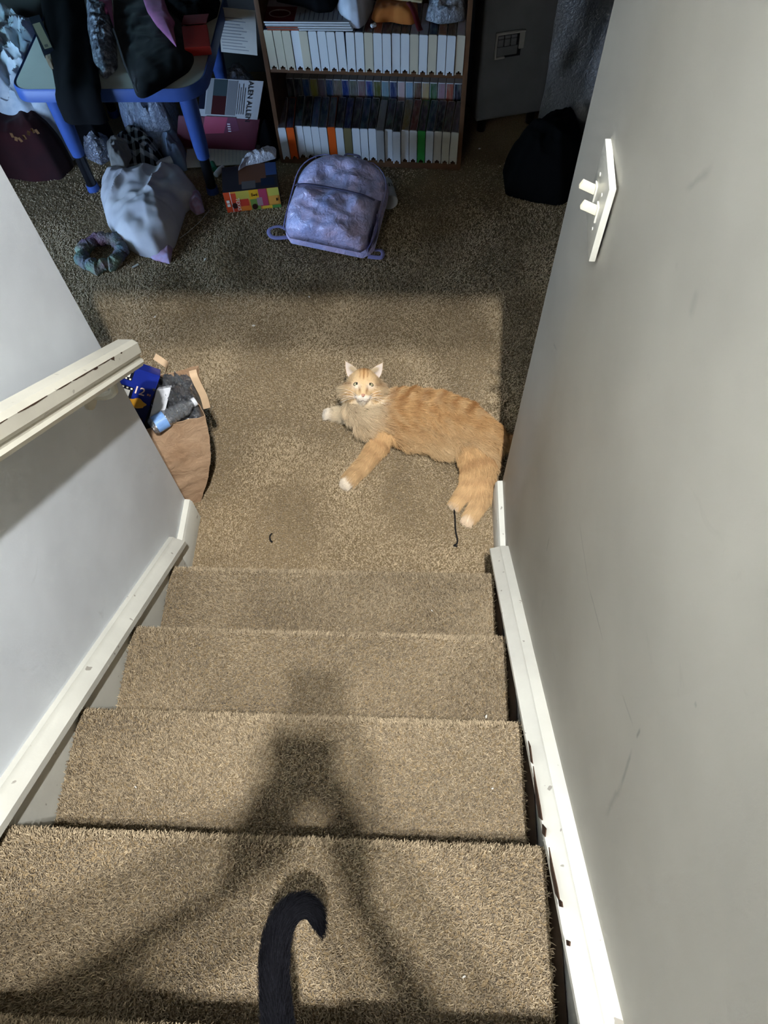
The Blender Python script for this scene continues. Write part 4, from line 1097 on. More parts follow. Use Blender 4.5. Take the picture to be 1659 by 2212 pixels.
c4 = pp([(92, 113), (116, 106), (90, 33), (62, 37)], ZTAB + 0.03); slab('cover', c4, 0.026, M['darkcard'], bk, 0.002)
mt = quad_frame(c4[0], c4[1] - c4[0], c4[3] - c4[0]); W_ = (c4[1] - c4[0]).length; H_ = (c4[2] - c4[1]).length
sheet_print('cream_panel', mt, [(W_ * 0.28, H_ * 0.06, W_ * 0.95, H_ * 0.82, (150, 142, 118)), (W_ * 0.4, H_ * 0.1, W_ * 0.7, H_ * 0.18, (90, 86, 80))], bk)
M['tan'] = mat_cloth('tan felt', (118, 96, 74), (98, 78, 60))
o = mound('tan_cloth', pp([(94, 116), (112, 112), (122, 140), (120, 160), (104, 138)], ZTAB + 0.01), 0.016, M['tan'], None, ZTAB + 0.002, 0.3, 16, 31, ns=60, rings=12); tag(o, 'scrap of tan cloth between the book and the trousers', 'cloth')
k = N('grey mottled print'); v = k.coord(); k.set(k.ramp(k.noise(v, 38, 5, 0.7), [(0.35, lin((44, 42, 52))), (0.5, lin((96, 98, 110))), (0.68, lin((186, 190, 204)))]), 0.5); k.bump(k.noise(v, 60, 3), 0.5, 0.01); M['mottle'] = k.m
o = mound('printed_bag', pp([(182, -30), (186, 60), (200, 135), (222, 158), (250, 132), (246, 70), (236, 0), (232, -30)], ZTAB + 0.03), 0.05, M['mottle'], None, ZTAB + 0.002, 0.4, 15, 33); tag(o, 'grey and white mottled printed bag between trousers and jacket', 'bag')

# ================================================================== under and around the table
M['film'] = mat_clear('clear bluish film', (0.42, 0.5, 0.72, 1), 0.5, 0.18)
o = mound('plastic_bag', pp([(262, 215), (310, 196), (372, 200), (392, 250), (380, 295), (330, 306), (282, 295), (258, 250)], 0.08), 0.27, M['film'], None, 0, 0.5, 11, 41); tag(o, 'crumpled clear blue plastic bag under the table', 'plastic bag')
M['paleblue'] = mat_cloth('pale blue cotton', (128, 146, 172), (104, 120, 146), scale=8)
o = mound('pale_blue_shirt', pp([(345, 262), (372, 270), (400, 320), (402, 356), (372, 362), (350, 330), (338, 292)], 0.03), 0.09, M['paleblue'], None, 0, 0.35, 10, 43); tag(o, 'pale blue shirt heaped beside the table leg', 'shirt')
k = N('plaid flannel'); v = k.coord()
def stripes(axis, sc_, w_):
    x = k.n('ShaderNodeTexWave', wave_type='BANDS', bands_direction=axis); x.inputs['Scale'].default_value = sc_; x.inputs['Distortion'].default_value = 0.6; k.l(v, x.inputs['Vector'])
    return k.ramp(x.outputs['Fac'], [(w_, (0, 0, 0, 1)), (w_ + 0.08, (1, 1, 1, 1))])
f1 = k.math('MULTIPLY', k.math('ADD', stripes('X', 9, 0.62), stripes('Y', 9, 0.62)), 0.5)
k.set(k.mix(f1, lin((16, 18, 26)), lin((150, 156, 160))), 0.9, 0, 0.1); M['plaid'] = k.m
o = mound('plaid_shirt', pp([(238, 345), (250, 312), (285, 288), (320, 285), (348, 318), (352, 352), (318, 366), (262, 364)], 0.05), 0.12, M['plaid'], None, 0, 0.4, 11, 45); tag(o, 'black and white plaid shirt crumpled under the table', 'shirt')
M['greycloth'] = mat_cloth('grey towel', (132, 130, 126), (112, 110, 106))
o = mound('grey_towel', pp([(222, 300), (240, 275), (270, 290), (276, 312), (262, 338), (232, 340)], 0.16), 0.06, M['greycloth'], None, 0.10, 0.3, 16, 47); tag(o, 'small grey towel on top of the plaid shirt', 'towel')
o = mound('black_sweater', pp([(138, 235), (170, 212), (215, 222), (236, 262), (215, 300), (165, 305), (140, 275)], 0.08), 0.20, M['black'], None, 0, 0.25, 7, 49); tag(o, 'black sweater heaped on the floor under the trousers', 'sweater')
M['darkfilm'] = mat_clear('dark plastic film', (0.12, 0.13, 0.18, 1), 0.8, 0.2)
o = mound('dark_plastic_bag', pp([(172, 300), (200, 285), (236, 292), (240, 330), (214, 345), (182, 330)], 0.03), 0.08, M['darkfilm'], None, 0, 0.5, 14, 51); tag(o, 'dark crinkled plastic bag beside the plaid shirt', 'plastic bag')
cp = empty('paper_roll'); cp.matrix_world = quad_frame(onz(340, 362, 0.03), onz(374, 350, 0.03) - onz(340, 362, 0.03), (0, 0.3, 1)) @ Matrix.Rotation(math.pi / 2, 4, 'Y'); tag(cp, 'small white paper roll between plaid shirt and white sweatshirt', 'paper roll')
lathe('roll', [(0.012, 0), (0.028, 0), (0.028, 0.07), (0.012, 0.07)], M['paper'], cp, 18); lathe('core', [(0.0125, -0.0005), (0.0125, 0.0705), (0.009, 0.0705), (0.009, -0.0005)], M['paper2'], cp, 16)

# white sweatshirt
ss = empty('sweatshirt'); tag(ss, 'white sweatshirt with lilac lining crumpled on the floor', 'sweatshirt')
M['fleece'] = mat_cloth('white fleece', (186, 184, 186), (166, 164, 170), scale=7)
M['lilac'] = mat_cloth('lilac printed lining', (176, 162, 196), (168, 130, 150), scale=30)
mound('body', pp([(216, 385), (238, 366), (278, 378), (318, 366), (350, 374), (392, 362), (424, 400), (428, 428), (398, 440), (388, 470), (372, 520), (340, 545), (298, 538), (252, 512), (226, 470), (213, 420)], 0.04), 0.125, M['fleece'], ss, 0, 0.34, 4.2, 55, edge=3.0, pw=0.55, rings=36, ns=150)
mound('lining', pp([(300, 530), (345, 520), (372, 500), (388, 460), (402, 440), (398, 475), (378, 515), (368, 572), (330, 562)], 0.0), 0.035, M['lilac'], ss, 0, 0.35, 12, 57)
mound('cuff', pp([(405, 425), (432, 415), (442, 455), (424, 462), (408, 448)], 0.01), 0.05, M['lilac'], ss, 0, 0.3, 14, 59, ns=60, rings=14)

# rainbow scrunchie, cord
k = N('rainbow plush'); v = k.coord(); at_ = k.n('ShaderNodeTexNoise'); at_.inputs['Scale'].default_value = 13; k.l(v, at_.inputs['Vector'])
hue = k.n('ShaderNodeHueSaturation'); hue.inputs['Saturation'].default_value = 0.8; hue.inputs['Value'].default_value = 0.3; k.l(at_.outputs['Color'], hue.inputs['Color']); k.bump(k.noise(v, 120, 2), 0.8, 0.01); k.set(hue.outputs[0], 0.9, 0, 0.1); M['rainbow'] = k.m
c0 = onz(221, 548, 0.02); pts = []; rad = []
for i in range(61):
    a = i / 60 * 2 * math.pi; w_ = 1 + 0.06 * math.sin(a * 7)
    pts.append(c0 + Vector((math.cos(a) * 0.080 * w_, math.sin(a) * 0.080 * w_, 0.008 + 0.004 * math.sin(a * 9)))); rad.append(0.026 + 0.004 * math.sin(a * 19) + 0.003 * math.sin(a * 7 + 1))
o = tube('scrunchie', pts, rad, M['rainbow'], None, 10, cap=False); tag(o, 'rainbow plush scrunchie lying on the dark carpet', 'scrunchie')
M['cordm'] = plain('tan cord', (150, 132, 108), 0.6)
cd = empty('cord'); tag(cd, 'thin tan cord trailing from under the sweatshirt', 'cord')
tube('strand', smooth_path([onz(245, 522, 0.006), onz(262, 540, 0.005), onz(264, 555, 0.005), onz(278, 575, 0.005), onz(292, 576, 0.005), onz(315, 562, 0.005)], 6), 0.0014, M['cordm'], cd, 6)
tube('tip', [onz(286, 578, 0.005), onz(299, 571, 0.006)], 0.004, M['paper2'], cd, 8)
o = tube('hair_strand', smooth_path([onz(388, 515, 0.006), onz(410, 498, 0.006), onz(432, 478, 0.006), onz(452, 455, 0.008)], 5), 0.0012, M['paper2'], None, 5); tag(o, 'thin pale thread on the carpet beside the sweatshirt', 'thread')

# ================================================================== papers between table and bookcase
mg = empty('magazine'); tag(mg, 'folded newspaper page with large printed headline beside the bookcase', 'newspaper')
c4 = [onz(427, 250, 0.16), onz(556, 258, 0.16), onz(555, 180, 0.24), onz(440, 168, 0.24)]
slab('pages', c4, 0.006, M['paper'], mg)
mt = quad_frame(c4[0], c4[1] - c4[0], c4[3] - c4[0]); W_ = (c4[1] - c4[0]).length; H_ = (c4[3] - c4[0]).length
sheet_print('printed_page', mt, [(0.0, 0.03, W_ * 0.10, H_ * 0.95, (28, 32, 52)), (W_ * 0.12, H_ * 0.05, W_ * 0.22, H_ * 0.98, (168, 170, 172)), (W_ * 0.22, H_ * 0.06, W_ * 0.45, H_ * 0.55, (74, 34, 36)), (W_ * 0.22, H_ * 0.55, W_ * 0.45, H_ * 0.98, (70, 84, 88)), (W_ * 0.46, H_ * 0.06, W_ * 0.62, H_ * 0.96, (142, 144, 148))]
            + [(W_ * (0.64 + 0.035 * j), H_ * 0.1, W_ * (0.652 + 0.035 * j), H_ * (0.9 - 0.1 * (j % 2)), (110, 110, 116)) for j in range(4)], mg)
lettering('ALEN ALLEN', 0.031, mt @ Matrix.Translation((W_ * 0.80, H_ * 0.97, 0.002)) @ Matrix.Rotation(-math.pi / 2, 4, 'Z'), (40, 40, 46), mg)
o = mound('newspaper_heap', pp([(448, 170), (452, 125), (480, 95), (520, 92), (560, 140), (572, 175), (556, 190), (480, 178)], 0.20), 0.16, M['darkfilm'], None, 0.0, 0.3, 8, 61); tag(o, 'heap of dark glossy wrappers behind the headline page', 'wrappers')
ps = empty('printed_sheet'); tag(ps, 'sheet of printed text leaning against the bookcase side', 'paper sheet')
c4 = [onz(478, 112, 0.34), onz(556, 120, 0.34), onz(552, 10, 0.50), onz(470, 15, 0.50)]; slab('sheet', c4, 0.003, M['paper2'], ps)
mt = quad_frame(c4[0], c4[1] - c4[0], c4[3] - c4[0]); W_ = (c4[1] - c4[0]).length; H_ = (c4[3] - c4[0]).length
sheet_print('text_lines', mt, [(W_ * 0.06, H_ * (0.08 + 0.07 * j), W_ * (0.78 - 0.08 * (j % 3)), H_ * (0.10 + 0.07 * j), (122, 122, 124)) for j in range(11)], ps)
M['crimson'] = plain('crimson card', (84, 18, 38), 0.5, 0.1, 14)
cf = empty('folder'); tag(cf, 'crimson and pink card folder behind the blue table leg', 'folder')
c4 = [onz(380, 318, 0.03), onz(551, 326, 0.03), onz(560, 262, 0.16), onz(385, 250, 0.16)]; slab('folder_card', c4, 0.014, M['crimson'], cf, 0.002)
mt = quad_frame(c4[0], c4[1] - c4[0], c4[3] - c4[0]); W_ = (c4[1] - c4[0]).length; H_ = (c4[3] - c4[0]).length
poly_print('pink_panel', mt, [(((W_ * 0.37, H_ * 0.45), (W_ * 0.64, H_ * 0.50), (W_ * 0.72, H_ * 0.98), (W_ * 0.44, H_ * 0.98)), (146, 46, 76)), (((W_ * 0.64, H_ * 0.5), (W_ * 0.72, H_ * 0.98), (W_ * 0.82, H_ * 0.98), (W_ * 0.84, H_ * 0.60)), (90, 30, 60))], cf)
sheet_print('white_marks', mt, [(W_ * 0.70, H_ * (0.55 + 0.07 * j), W_ * 0.735, H_ * (0.585 + 0.07 * j), (200, 190, 196)) for j in range(4)], cf, 0.0012)
wp = empty('paper_sheet'); tag(wp, 'white lined paper sheet on the floor behind the game box', 'paper sheet')
c4 = [onz(400, 362, 0.012), onz(560, 352, 0.012), onz(572, 318, 0.03), onz(404, 322, 0.03)]; slab('sheet', c4, 0.004, M['paper2'], wp)
mt = quad_frame(c4[0], c4[1] - c4[0], c4[3] - c4[0]); W_ = (c4[1] - c4[0]).length; H_ = (c4[3] - c4[0]).length
sheet_print('text_lines', mt, [(W_ * (0.34 + 0.05 * j), H_ * 0.12, W_ * (0.346 + 0.05 * j), H_ * 0.9, (150, 150, 152)) for j in range(12)], wp)
o = mound('black_tote', pp([(548, 205), (575, 190), (596, 250), (604, 318), (585, 332), (562, 318), (548, 262)], 0.05), 0.16, M['black'], None, 0, 0.25, 9, 63); tag(o, 'black tote bag squeezed between papers and bookcase', 'bag')
tu = empty('glue_tube'); tag(tu, 'green and white tube on the floor behind the table leg', 'tube')
M['green'] = plain('green plastic', (40, 120, 92), 0.4)
tube('tube_body', [onz(466, 378, 0.014), onz(476, 366, 0.014), onz(482, 360, 0.014)], [0.012, 0.013, 0.008], M['paper'], tu, 10); tube('tube_cap', [onz(458, 352, 0.014), onz(464, 366, 0.014)], [0.011, 0.013], M['green'], tu, 10)

# ---- game box with bright patchwork side and white plastic on top
gb = empty('game_box'); tag(gb, 'bright patchwork game box with red end beside the backpack', 'game box')
p0 = onz(492, 460, 0.0); p1 = onz(608, 447, 0.0); u_ = (p1 - p0).normalized(); v_ = Vector((-u_.y, u_.x, 0)); W_ = (p1 - p0).length; Hh = 0.098; Dd = 0.16
GB = quad_frame(p0 + Vector((0, 0, 0.001)), u_, v_)
M['gamebox'] = plain('dark game box card', (58, 48, 46), 0.4, 0.2, 18)
box('carton', (0, 0, 0), (W_, Dd, Hh), M['gamebox'], gb, 0.001, 1, GB)
mt = quad_frame(p0 + Vector((0, 0, 0.001)), u_, (0, 0, 1))
a_ = W_; b_ = Hh
sheet_print('patchwork_print', mt, [(0, 0, a_, b_, (214, 142, 62)), (0, 0, a_ * 0.12, b_, (214, 78, 40)), (a_ * 0.115, 0, a_ * 0.125, b_, (236, 226, 220)), (a_ * 0.125, 0, a_ * 0.25, b_ * 0.92, (206, 70, 42)), (a_ * 0.22, b_ * 0.55, a_ * 0.46, b_, (190, 172, 74)), (a_ * 0.25, b_ * 0.25, a_ * 0.43, b_ * 0.6, (196, 62, 44)), (a_ * 0.25, 0, a_ * 0.46, b_ * 0.25, (222, 120, 44)), (a_ * 0.46, b_ * 0.55, a_ * 0.63, b_, (224, 168, 40)), (a_ * 0.46, 0.0, a_ * 0.63, b_ * 0.55, (118, 142, 66)), (a_ * 0.63, b_ * 0.15, a_ * 0.78, b_, (178, 66, 92)), (a_ * 0.58, b_ * 0.2, a_ * 0.68, b_ * 0.6, (160, 128, 130)), (a_ * 0.80, b_ * 0.62, a_, b_, (196, 188, 84)), (a_ * 0.66, 0, a_ * 0.86, b_ * 0.16, (232, 190, 60)), (a_ * 0.84, 0, a_, b_ * 0.16, (84, 140, 70)), (a_ * 0.80, b_ * 0.2, a_ * 0.97, b_ * 0.62, (226, 160, 70)), (a_ * 0.03, b_ * 0.30, a_ * 0.085, b_ * 0.44, (236, 230, 214)), (a_ * 0.03, b_ * 0.48, a_ * 0.085, b_ * 0.62, (236, 230, 214))], gb)
lettering('TEXAS', 0.021, mt @ Matrix.Translation((a_ * 0.205, b_ * 0.70, 0.0032)) @ Matrix.Rotation(-math.pi / 2, 4, 'Z'), (240, 214, 190), gb)
sheet_print('small_print', mt, [(a_ * 0.50, b_ * 0.70, a_ * 0.515, b_ * 0.86, (70, 44, 20)), (a_ * 0.53, b_ * 0.72, a_ * 0.575, b_ * 0.78, (70, 44, 20)), (a_ * 0.585, b_ * 0.70, a_ * 0.60, b_ * 0.82, (70, 44, 20)), (a_ * 0.93, b_ * 0.36, a_ * 0.955, b_ * 0.50, (50, 34, 20))], gb, 0.0034)
for (x, y, r_) in ((0.165, 0.33, 0.011), (0.52, 0.18, 0.011)):
    poly_print('dark_spot', mt, [([(a_ * x + r_ * math.cos(t), b_ * y + r_ * 1.3 * math.sin(t)) for t in [i / 12 * 6.283 for i in range(12)]], (52, 26, 20))], gb, 0.0034)
mt2 = quad_frame(p0 + Vector((0, 0, Hh + 0.001)), u_, v_)
sheet_print('lid_print', mt2, [(0.0, 0.0, a_, Dd, (44, 40, 46)), (a_ * 0.3, Dd * 0.25, a_ * 0.8, Dd, (120, 76, 56)), (a_ * 0.8, Dd * 0.5, a_, Dd, (60, 84, 140)), (a_ * 0.35, Dd * 0.05, a_ * 0.6, Dd * 0.35, (104, 96, 96)), (a_ * 0.7, Dd * 0.1, a_ * 0.95, Dd * 0.4, (24, 36, 60))], gb)
M['whitefilm'] = mat_clear('milky plastic film', (0.85, 0.88, 0.95, 1), 0.92, 0.22)
o = mound('plastic_wrapper', [GB @ Vector((x * W_, y * Dd, 0)) for x, y in ((0.30, 0.78), (0.45, 0.95), (0.75, 1.02), (1.02, 1.12), (1.04, 1.5), (0.85, 1.35), (0.6, 1.3), (0.4, 1.15))], 0.035, M['whitefilm'], None, Hh + 0.002, 0.4, 14, 66); tag(o, 'milky white plastic wrapper behind the game box lid', 'wrapper')

# ================================================================== backpack
bp = empty('backpack'); tag(bp, 'shiny lavender holographic backpack leaning by the bookcase', 'backpack')
k = N('lavender holographic vinyl'); v = k.coord(); lw = k.n('ShaderNodeLayerWeight'); lw.inputs[0].default_value = 0.35
n1 = k.noise(v, 9, 3, 0.6, 0.8)
col = k.ramp(n1, [(0.30, lin((176, 180, 228))), (0.5, lin((204, 196, 236))), (0.68, lin((224, 202, 234)))])
k.set(col, 0.30, 0.08, 0.6); k.bump(k.noise(v, 34, 4, 0.55, 0.6), 0.45, 0.02)
k.b.inputs['Thin Film Thickness'].default_value = 420.0
k.b.inputs['Thin Film IOR'].default_value = 1.5
M['holo'] = k.m
M['lav'] = mat_cloth('lavender webbing', (150, 146, 190), (128, 124, 170))
M['mesh_pocket'] = mat_cloth('lavender mesh', (120, 112, 156), (96, 90, 132))
P0 = onz(706, 542, 0.02); up_ = Vector((0.10, 0.36, 0.19)).normalized(); rt_ = Vector((0.93, -0.30, -0.02)); rt_ = (rt_ - up_ * rt_.dot(up_)).normalized(); nr_ = rt_.cross(up_).normalized()
if nr_.z < 0: nr_ = -nr_
BP = Matrix(((rt_.x, up_.x, nr_.x, P0.x), (rt_.y, up_.y, nr_.y, P0.y), (rt_.z, up_.z, nr_.z, P0.z), (0, 0, 0, 1)))
Lb, Wb = 0.39, 0.192
def halfw(v):                                                   # half width of the pack at height v (0..1)
    if v < 0.12: return Wb * (0.80 + 0.20 * math.sin(v / 0.12 * math.pi / 2))
    if v < 0.60: return Wb
    return Wb * max(0.0, 1 - ((v - 0.60) / 0.405) ** 2.4) ** 0.5
def shell(name, v0, v1, wscale, front, backd, mat, seed, crease=0.012, off=0.0, pw=0.42):
    V, F = [], []; nu, nv = 34, 30
    for side in (1, -1):
        for j in range(nv):
            t = j / (nv - 1); v = v0 + (v1 - v0) * t; hw = max(0.004, halfw(min(v, 0.997)) * wscale)
            tv = max(0.0, 1 - abs(2 * t - 1) ** 3.2) ** 0.5
            for i in range(nu):
                a = -1 + 2 * i / (nu - 1); prof = max(0.0, 1 - abs(a) ** 3.0) ** pw * tv
                d = (front if side > 0 else -backd) * prof
                wr = crease * prof * (0.6 * fbm(a * 2 + seed, v * 6, seed) + 0.9 * (0.25 - abs(fbm(a * 1.6 + seed * 2, v * 4.5, 3 + seed, 2))))
                V.append(BP @ Vector((a * hw, v * Lb, off + d + (wr if side > 0 else 0))))
    I = lambda s_, j, i: s_ * nv * nu + j * nu + i
    for s_ in (0, 1):
        for j in range(nv - 1):
            for i in range(nu - 1):
                q = (I(s_, j, i), I(s_, j, i + 1), I(s_, j + 1, i + 1), I(s_, j + 1, i)); F.append(q if s_ == 0 else q[::-1])
    for j in range(nv - 1):
        F.append((I(0, j, 0), I(0, j + 1, 0), I(1, j + 1, 0), I(1, j, 0))); F.append((I(0, j, nu - 1), I(1, j, nu - 1), I(1, j + 1, nu - 1), I(0, j + 1, nu - 1)))
    for i in range(nu - 1):
        F.append((I(0, 0, i), I(1, 0, i), I(1, 0, i + 1), I(0, 0, i + 1))); F.append((I(0, nv - 1, i), I(0, nv - 1, i + 1), I(1, nv - 1, i + 1), I(1, nv - 1, i)))
    o = mesh(name, V, F, mat, bp); bm = bmesh.new(); bm.from_mesh(o.data); bmesh.ops.remove_doubles(bm, verts=bm.verts, dist=0.0004); bmesh.ops.recalc_face_normals(bm, faces=bm.faces); bm.to_mesh(o.data); bm.free()
    o.data.polygons.foreach_set('use_smooth', [True] * len(o.data.polygons)); return o
main = shell('main_compartment', 0.0, 1.0, 1.0, 0.075, 0.03, M['holo'], 1.0, 0.026)
pk = shell('front_pocket', 0.015, 0.57, 0.93, 0.092, 0.0, M['holo'], 2.0, 0.028, 0.042)
# piping, zips, straps
pts = [BP @ Vector((sg * halfw(min(v, 0.995)) * 0.985, v * Lb, 0.048 * max(0.0, 1 - abs(2 * v - 1) ** 4) ** 0.5)) for sg, v in [(-1, x / 20) for x in range(2, 20)] + [(1, x / 20) for x in range(19, 1, -1)]]
tube('piping', pts, 0.0022, M['lav'], main, 6)
def surf(a, v, lift=0.0): return BP @ Vector((a * halfw(v), v * Lb, 0.050 + 0.092 * max(0.0, 1 - abs(a / 0.93) ** 3.0) ** 0.42 * max(0.0, 1 - abs(2 * (v - 0.015) / 0.555 - 1) ** 3.2) ** 0.5 + lift))
M['zipd'] = plain('dusky zip tape', (90, 86, 120), 0.6, 0.1, 200)
tube('pocket_zip', [surf(-0.86 + 1.72 * i / 24, 0.535 - 0.02 * abs(-1 + 2 * i / 24) ** 3, 0.004) for i in range(25)], 0.0042, M['zipd'], pk, 6, 0.6)
tube('zip_tab', [surf(-0.80, 0.52, 0.012), surf(-0.74, 0.49, 0.018), surf(-0.70, 0.45, 0.016)], [0.004, 0.006, 0.004], M['lav'], pk, 6, 0.5)
def pkt(a, b): return BP @ Vector((Wb * (0.93 + 0.10 * math.sin(b * math.pi)) - 0.012 * a, (0.06 + 0.36 * b) * Lb, 0.075 * (1 - a) - 0.02 + 0.012 * math.sin(math.pi * b)))
drape('side_pocket', lambda u, v: pkt(u, v), 8, 14, 0.004, M['mesh_pocket'], bp)
tube('strap', smooth_path([BP @ Vector(p) for p in ((-Wb * 0.9, 0.13 * Lb, -0.015), (-Wb * 1.22, 0.17 * Lb, -0.022), (-Wb * 1.40, 0.10 * Lb, -0.012), (-Wb * 1.25, 0.03 * Lb, -0.008), (-Wb * 0.85, 0.08 * Lb, -0.012))], 7), 0.008, M['lav'], bp, 8, 0.25)
tube('strap', smooth_path([BP @ Vector(p) for p in ((Wb * 0.9, 0.10 * Lb, -0.005), (Wb * 1.14, 0.12 * Lb, -0.002), (Wb * 1.18, 0.05 * Lb, 0.0), (Wb * 0.9, 0.03 * Lb, 0.0))], 7), 0.008, M['lav'], bp, 8, 0.3)
tube('grab_loop', smooth_path([BP @ Vector(p) for p in ((-0.03, 0.985 * Lb, 0.0), (-0.025, 1.04 * Lb, -0.01), (0.025, 1.04 * Lb, -0.01), (0.03, 0.985 * Lb, 0.0))], 6), 0.006, M['lav'], bp, 8, 0.4)
lathe('round_badge', [(0.001, 0), (0.016, 0), (0.015, 0.003), (0.001, 0.004)], M['lav'], main, 18, BP @ Matrix.Translation((0.055, 0.86 * Lb, 0.046)))
# can with printed label behind the backpack
cn_ = empty('can'); cp_ = onz(838, 450, 0.0); cn_.location = (cp_.x - 0.005, cp_.y + 0.05, 0.036); cn_.rotation_euler = (math.radians(90), 0, math.radians(14)); tag(cn_, 'white labelled can lying behind the backpack', 'can')
lathe('can_body', [(0.001, -0.06), (0.034, -0.06), (0.035, -0.056), (0.035, 0.056), (0.034, 0.06), (0.001, 0.06)], M['paper'], cn_, 28)
for i, ch in enumerate('Fe-H'):
    a = math.radians(62 - i * 24)
    lettering(ch, 0.034, Matrix.Rotation(a, 4, 'Z') @ Matrix.Translation((0.0356, 0, -0.02)) @ Matrix.Rotation(math.pi / 2, 4, 'Z') @ Matrix.Rotation(math.pi / 2, 4, 'X'), (34, 36, 40), cn_)

# ================================================================== paper bag behind the left wall's end
k = N('brown kraft paper'); v = k.coord()
k.set(k.ramp(k.noise(v, 14, 5, 0.6), [(0.3, lin((154, 123, 95))), (0.7, lin((176, 147, 118)))]), 0.85, 0, 0.1); k.bump(k.noise(v, 22, 4, 0.6, 1.0), 0.35, 0.02); M['kraft'] = k.m
pb = empty('paper_bag', (0, 0, 0)); tag(pb, 'brown paper grocery bag full of recycling by the wall corner', 'paper bag')
ua = Vector((math.cos(0.27), math.sin(0.27), 0)); va = Vector((-ua.y, ua.x, 0))
Cb = Vector((-0.540, 0.312, 0)); Ct = Vector((-0.452, 0.408, 0.355))
def bag_pt(s_, t):                                               # s_: around 0..4 corners, t: height 0..1
    wb, db, wt, dt = 0.30, 0.155, 0.315, 0.195
    e = t ** 0.8
    c = Cb.lerp(Ct, t) + Vector((0.022, 0.0, 0)) * math.sin(math.pi * t); w_ = wb + (wt - wb) * e; d_ = db + (dt - db) * e
    k_ = int(s_) % 4; f = s_ - int(s_)
    cor = [c - ua * w_, c, c + va * d_, c - ua * w_ + va * d_]
    p = cor[k_].lerp(cor[(k_ + 1) % 4], f)
    ctr = sum(cor, Vector()) / 4; outw = (p - ctr); outw.z = 0; outw.normalize()
    cr = 0.016 * (0.25 - abs(fbm(p.x * 9 + k_, p.y * 9 + p.z * 8, p.z * 9 + k_ * 3, 3))) + 0.010 * math.sin(math.pi * f) * math.sin(math.pi * min(1, t * 1.1))
    if k_ in (1, 3): cr -= 0.030 * (1 - abs(2 * f - 1)) * t          # gusset folds in at the sides
    return p + outw * cr * min(1, t * 4 + 0.15)
nS, nT = 56, 26; V, F = [], []
for lay in (0.0, 0.0025):
    for j in range(nT):
        for i in range(nS):
            p = bag_pt(4 * i / nS, j / (nT - 1)); jag = 0.012 * fbm(i * 0.25, 3.0, 1) * (j == nT - 1)
            ctr = (Cb.lerp(Ct, j / (nT - 1)) - ua * 0.15 + va * 0.085); q = ctr - p; q.z = 0
            V.append(p + q.normalized() * lay + Vector((0, 0, jag + (lay if j == 0 else 0))))
I = lambda l_, j, i: l_ * nS * nT + j * nS + i % nS
for j in range(nT - 1):
    for i in range(nS):
        F.append((I(0, j, i), I(0, j, i + 1), I(0, j + 1, i + 1), I(0, j + 1, i))); F.append((I(1, j, i), I(1, j + 1, i), I(1, j + 1, i + 1), I(1, j, i + 1)))
for i in range(nS): F.append((I(0, nT - 1, i), I(0, nT - 1, i + 1), I(1, nT - 1, i + 1), I(1, nT - 1, i)))
F.append(tuple(I(0, 0, i) for i in range(nS))); F.append(tuple(I(1, 0, i) for i in range(nS)))
mesh('bag_body', V, F, M['kraft'], pb)
M['kraft_strip'] = plain('pale kraft strip', (206, 176, 142), 0.8, 0.06, 30)
def strip(pts, w_, wd):
    P = smooth_path(pts, 5); wd = Vector(wd).normalized() * w_ / 2
    drape('handle', lambda u, v: P[min(len(P) - 1, int(round(u * (len(P) - 1))))] + wd * (2 * v - 1), len(P), 3, 0.0012, M['kraft_strip'], pb)
strip([onz(447, 882, 0.335), onz(440, 856, 0.38), onz(428, 832, 0.42), onz(419, 812, 0.45), onz(416, 800, 0.455)], 0.022, (1, 0.25, 0.1))
strip([onz(352, 818, 0.36), onz(361, 792, 0.41), onz(352, 782, 0.435), onz(334, 770, 0.44)], 0.020, (0.4, 1, 0.3))
# contents
pc = empty('popcorn_carton'); tag(pc, 'dark blue microwave popcorn carton sticking out of the paper bag', 'carton')
A_ = onz(346, 813, 0.455); B_ = onz(312, 914, 0.335); yd = (A_ - B_).normalized(); xd = (ua - yd * ua.dot(yd)).normalized()
Wc, Hc = 0.185, (A_ - B_).length + 0.05
PC = quad_frame(A_ - yd * Hc - xd * Wc, xd, yd)
M['popblue'] = plain('glossy dark blue card', (26, 42, 128), 0.25, 0.12, 12)
box('carton', (0, 0, -0.05), (Wc, Hc, 0), M['popblue'], pc, 0.002, 1, PC)
rects = [(0, 0, Wc, Hc * 0.52, (18, 26, 70)), (0.03, 0.0, Wc * 0.95, Hc * 0.30, (70, 30, 26)), (0.05, 0.02, Wc * 0.8, Hc * 0.16, (120, 72, 40))]
def film(x0, y0, w_, h_):
    out = [(x0, y0, x0 + w_, y0 + h_, (14, 16, 30))]
    n2 = max(3, int(w_ / 0.011))
    for i in range(n2):
        xx = x0 + w_ * (i + 0.3) / n2; out += [(xx, y0 + 0.002, xx + w_ / n2 * 0.45, y0 + 0.007, (226, 222, 206)), (xx, y0 + h_ - 0.007, xx + w_ / n2 * 0.45, y0 + h_ - 0.002, (226, 222, 206))]
    out.append((x0 + 0.008, y0 + 0.010, x0 + w_ - 0.008, y0 + h_ - 0.010, (228, 226, 216))); return out
sheet_print('carton_print', PC, rects + film(0.060, Hc * 0.80, 0.055, 0.034) + film(0.055, Hc * 0.44, 0.072, 0.058) + [(Wc * 0.90, Hc * 0.67, Wc * 0.925, Hc * 0.70, (214, 150, 120)), (Wc * 0.935, Hc * 0.67, Wc * 0.955, Hc * 0.70, (214, 150, 120))], pc)
lettering('I', 0.026, PC @ Matrix.Translation((0.082, Hc * 0.80 + 0.007, 0.0065)), (20, 24, 60), pc); lettering('T', 0.046, PC @ Matrix.Translation((0.076, Hc * 0.44 + 0.012, 0.0065)), (30, 60, 150), pc)
lettering('12', 0.034, PC @ Matrix.Translation((Wc * 0.68, Hc * 0.655, 0.0065)), (236, 210, 196), pc)
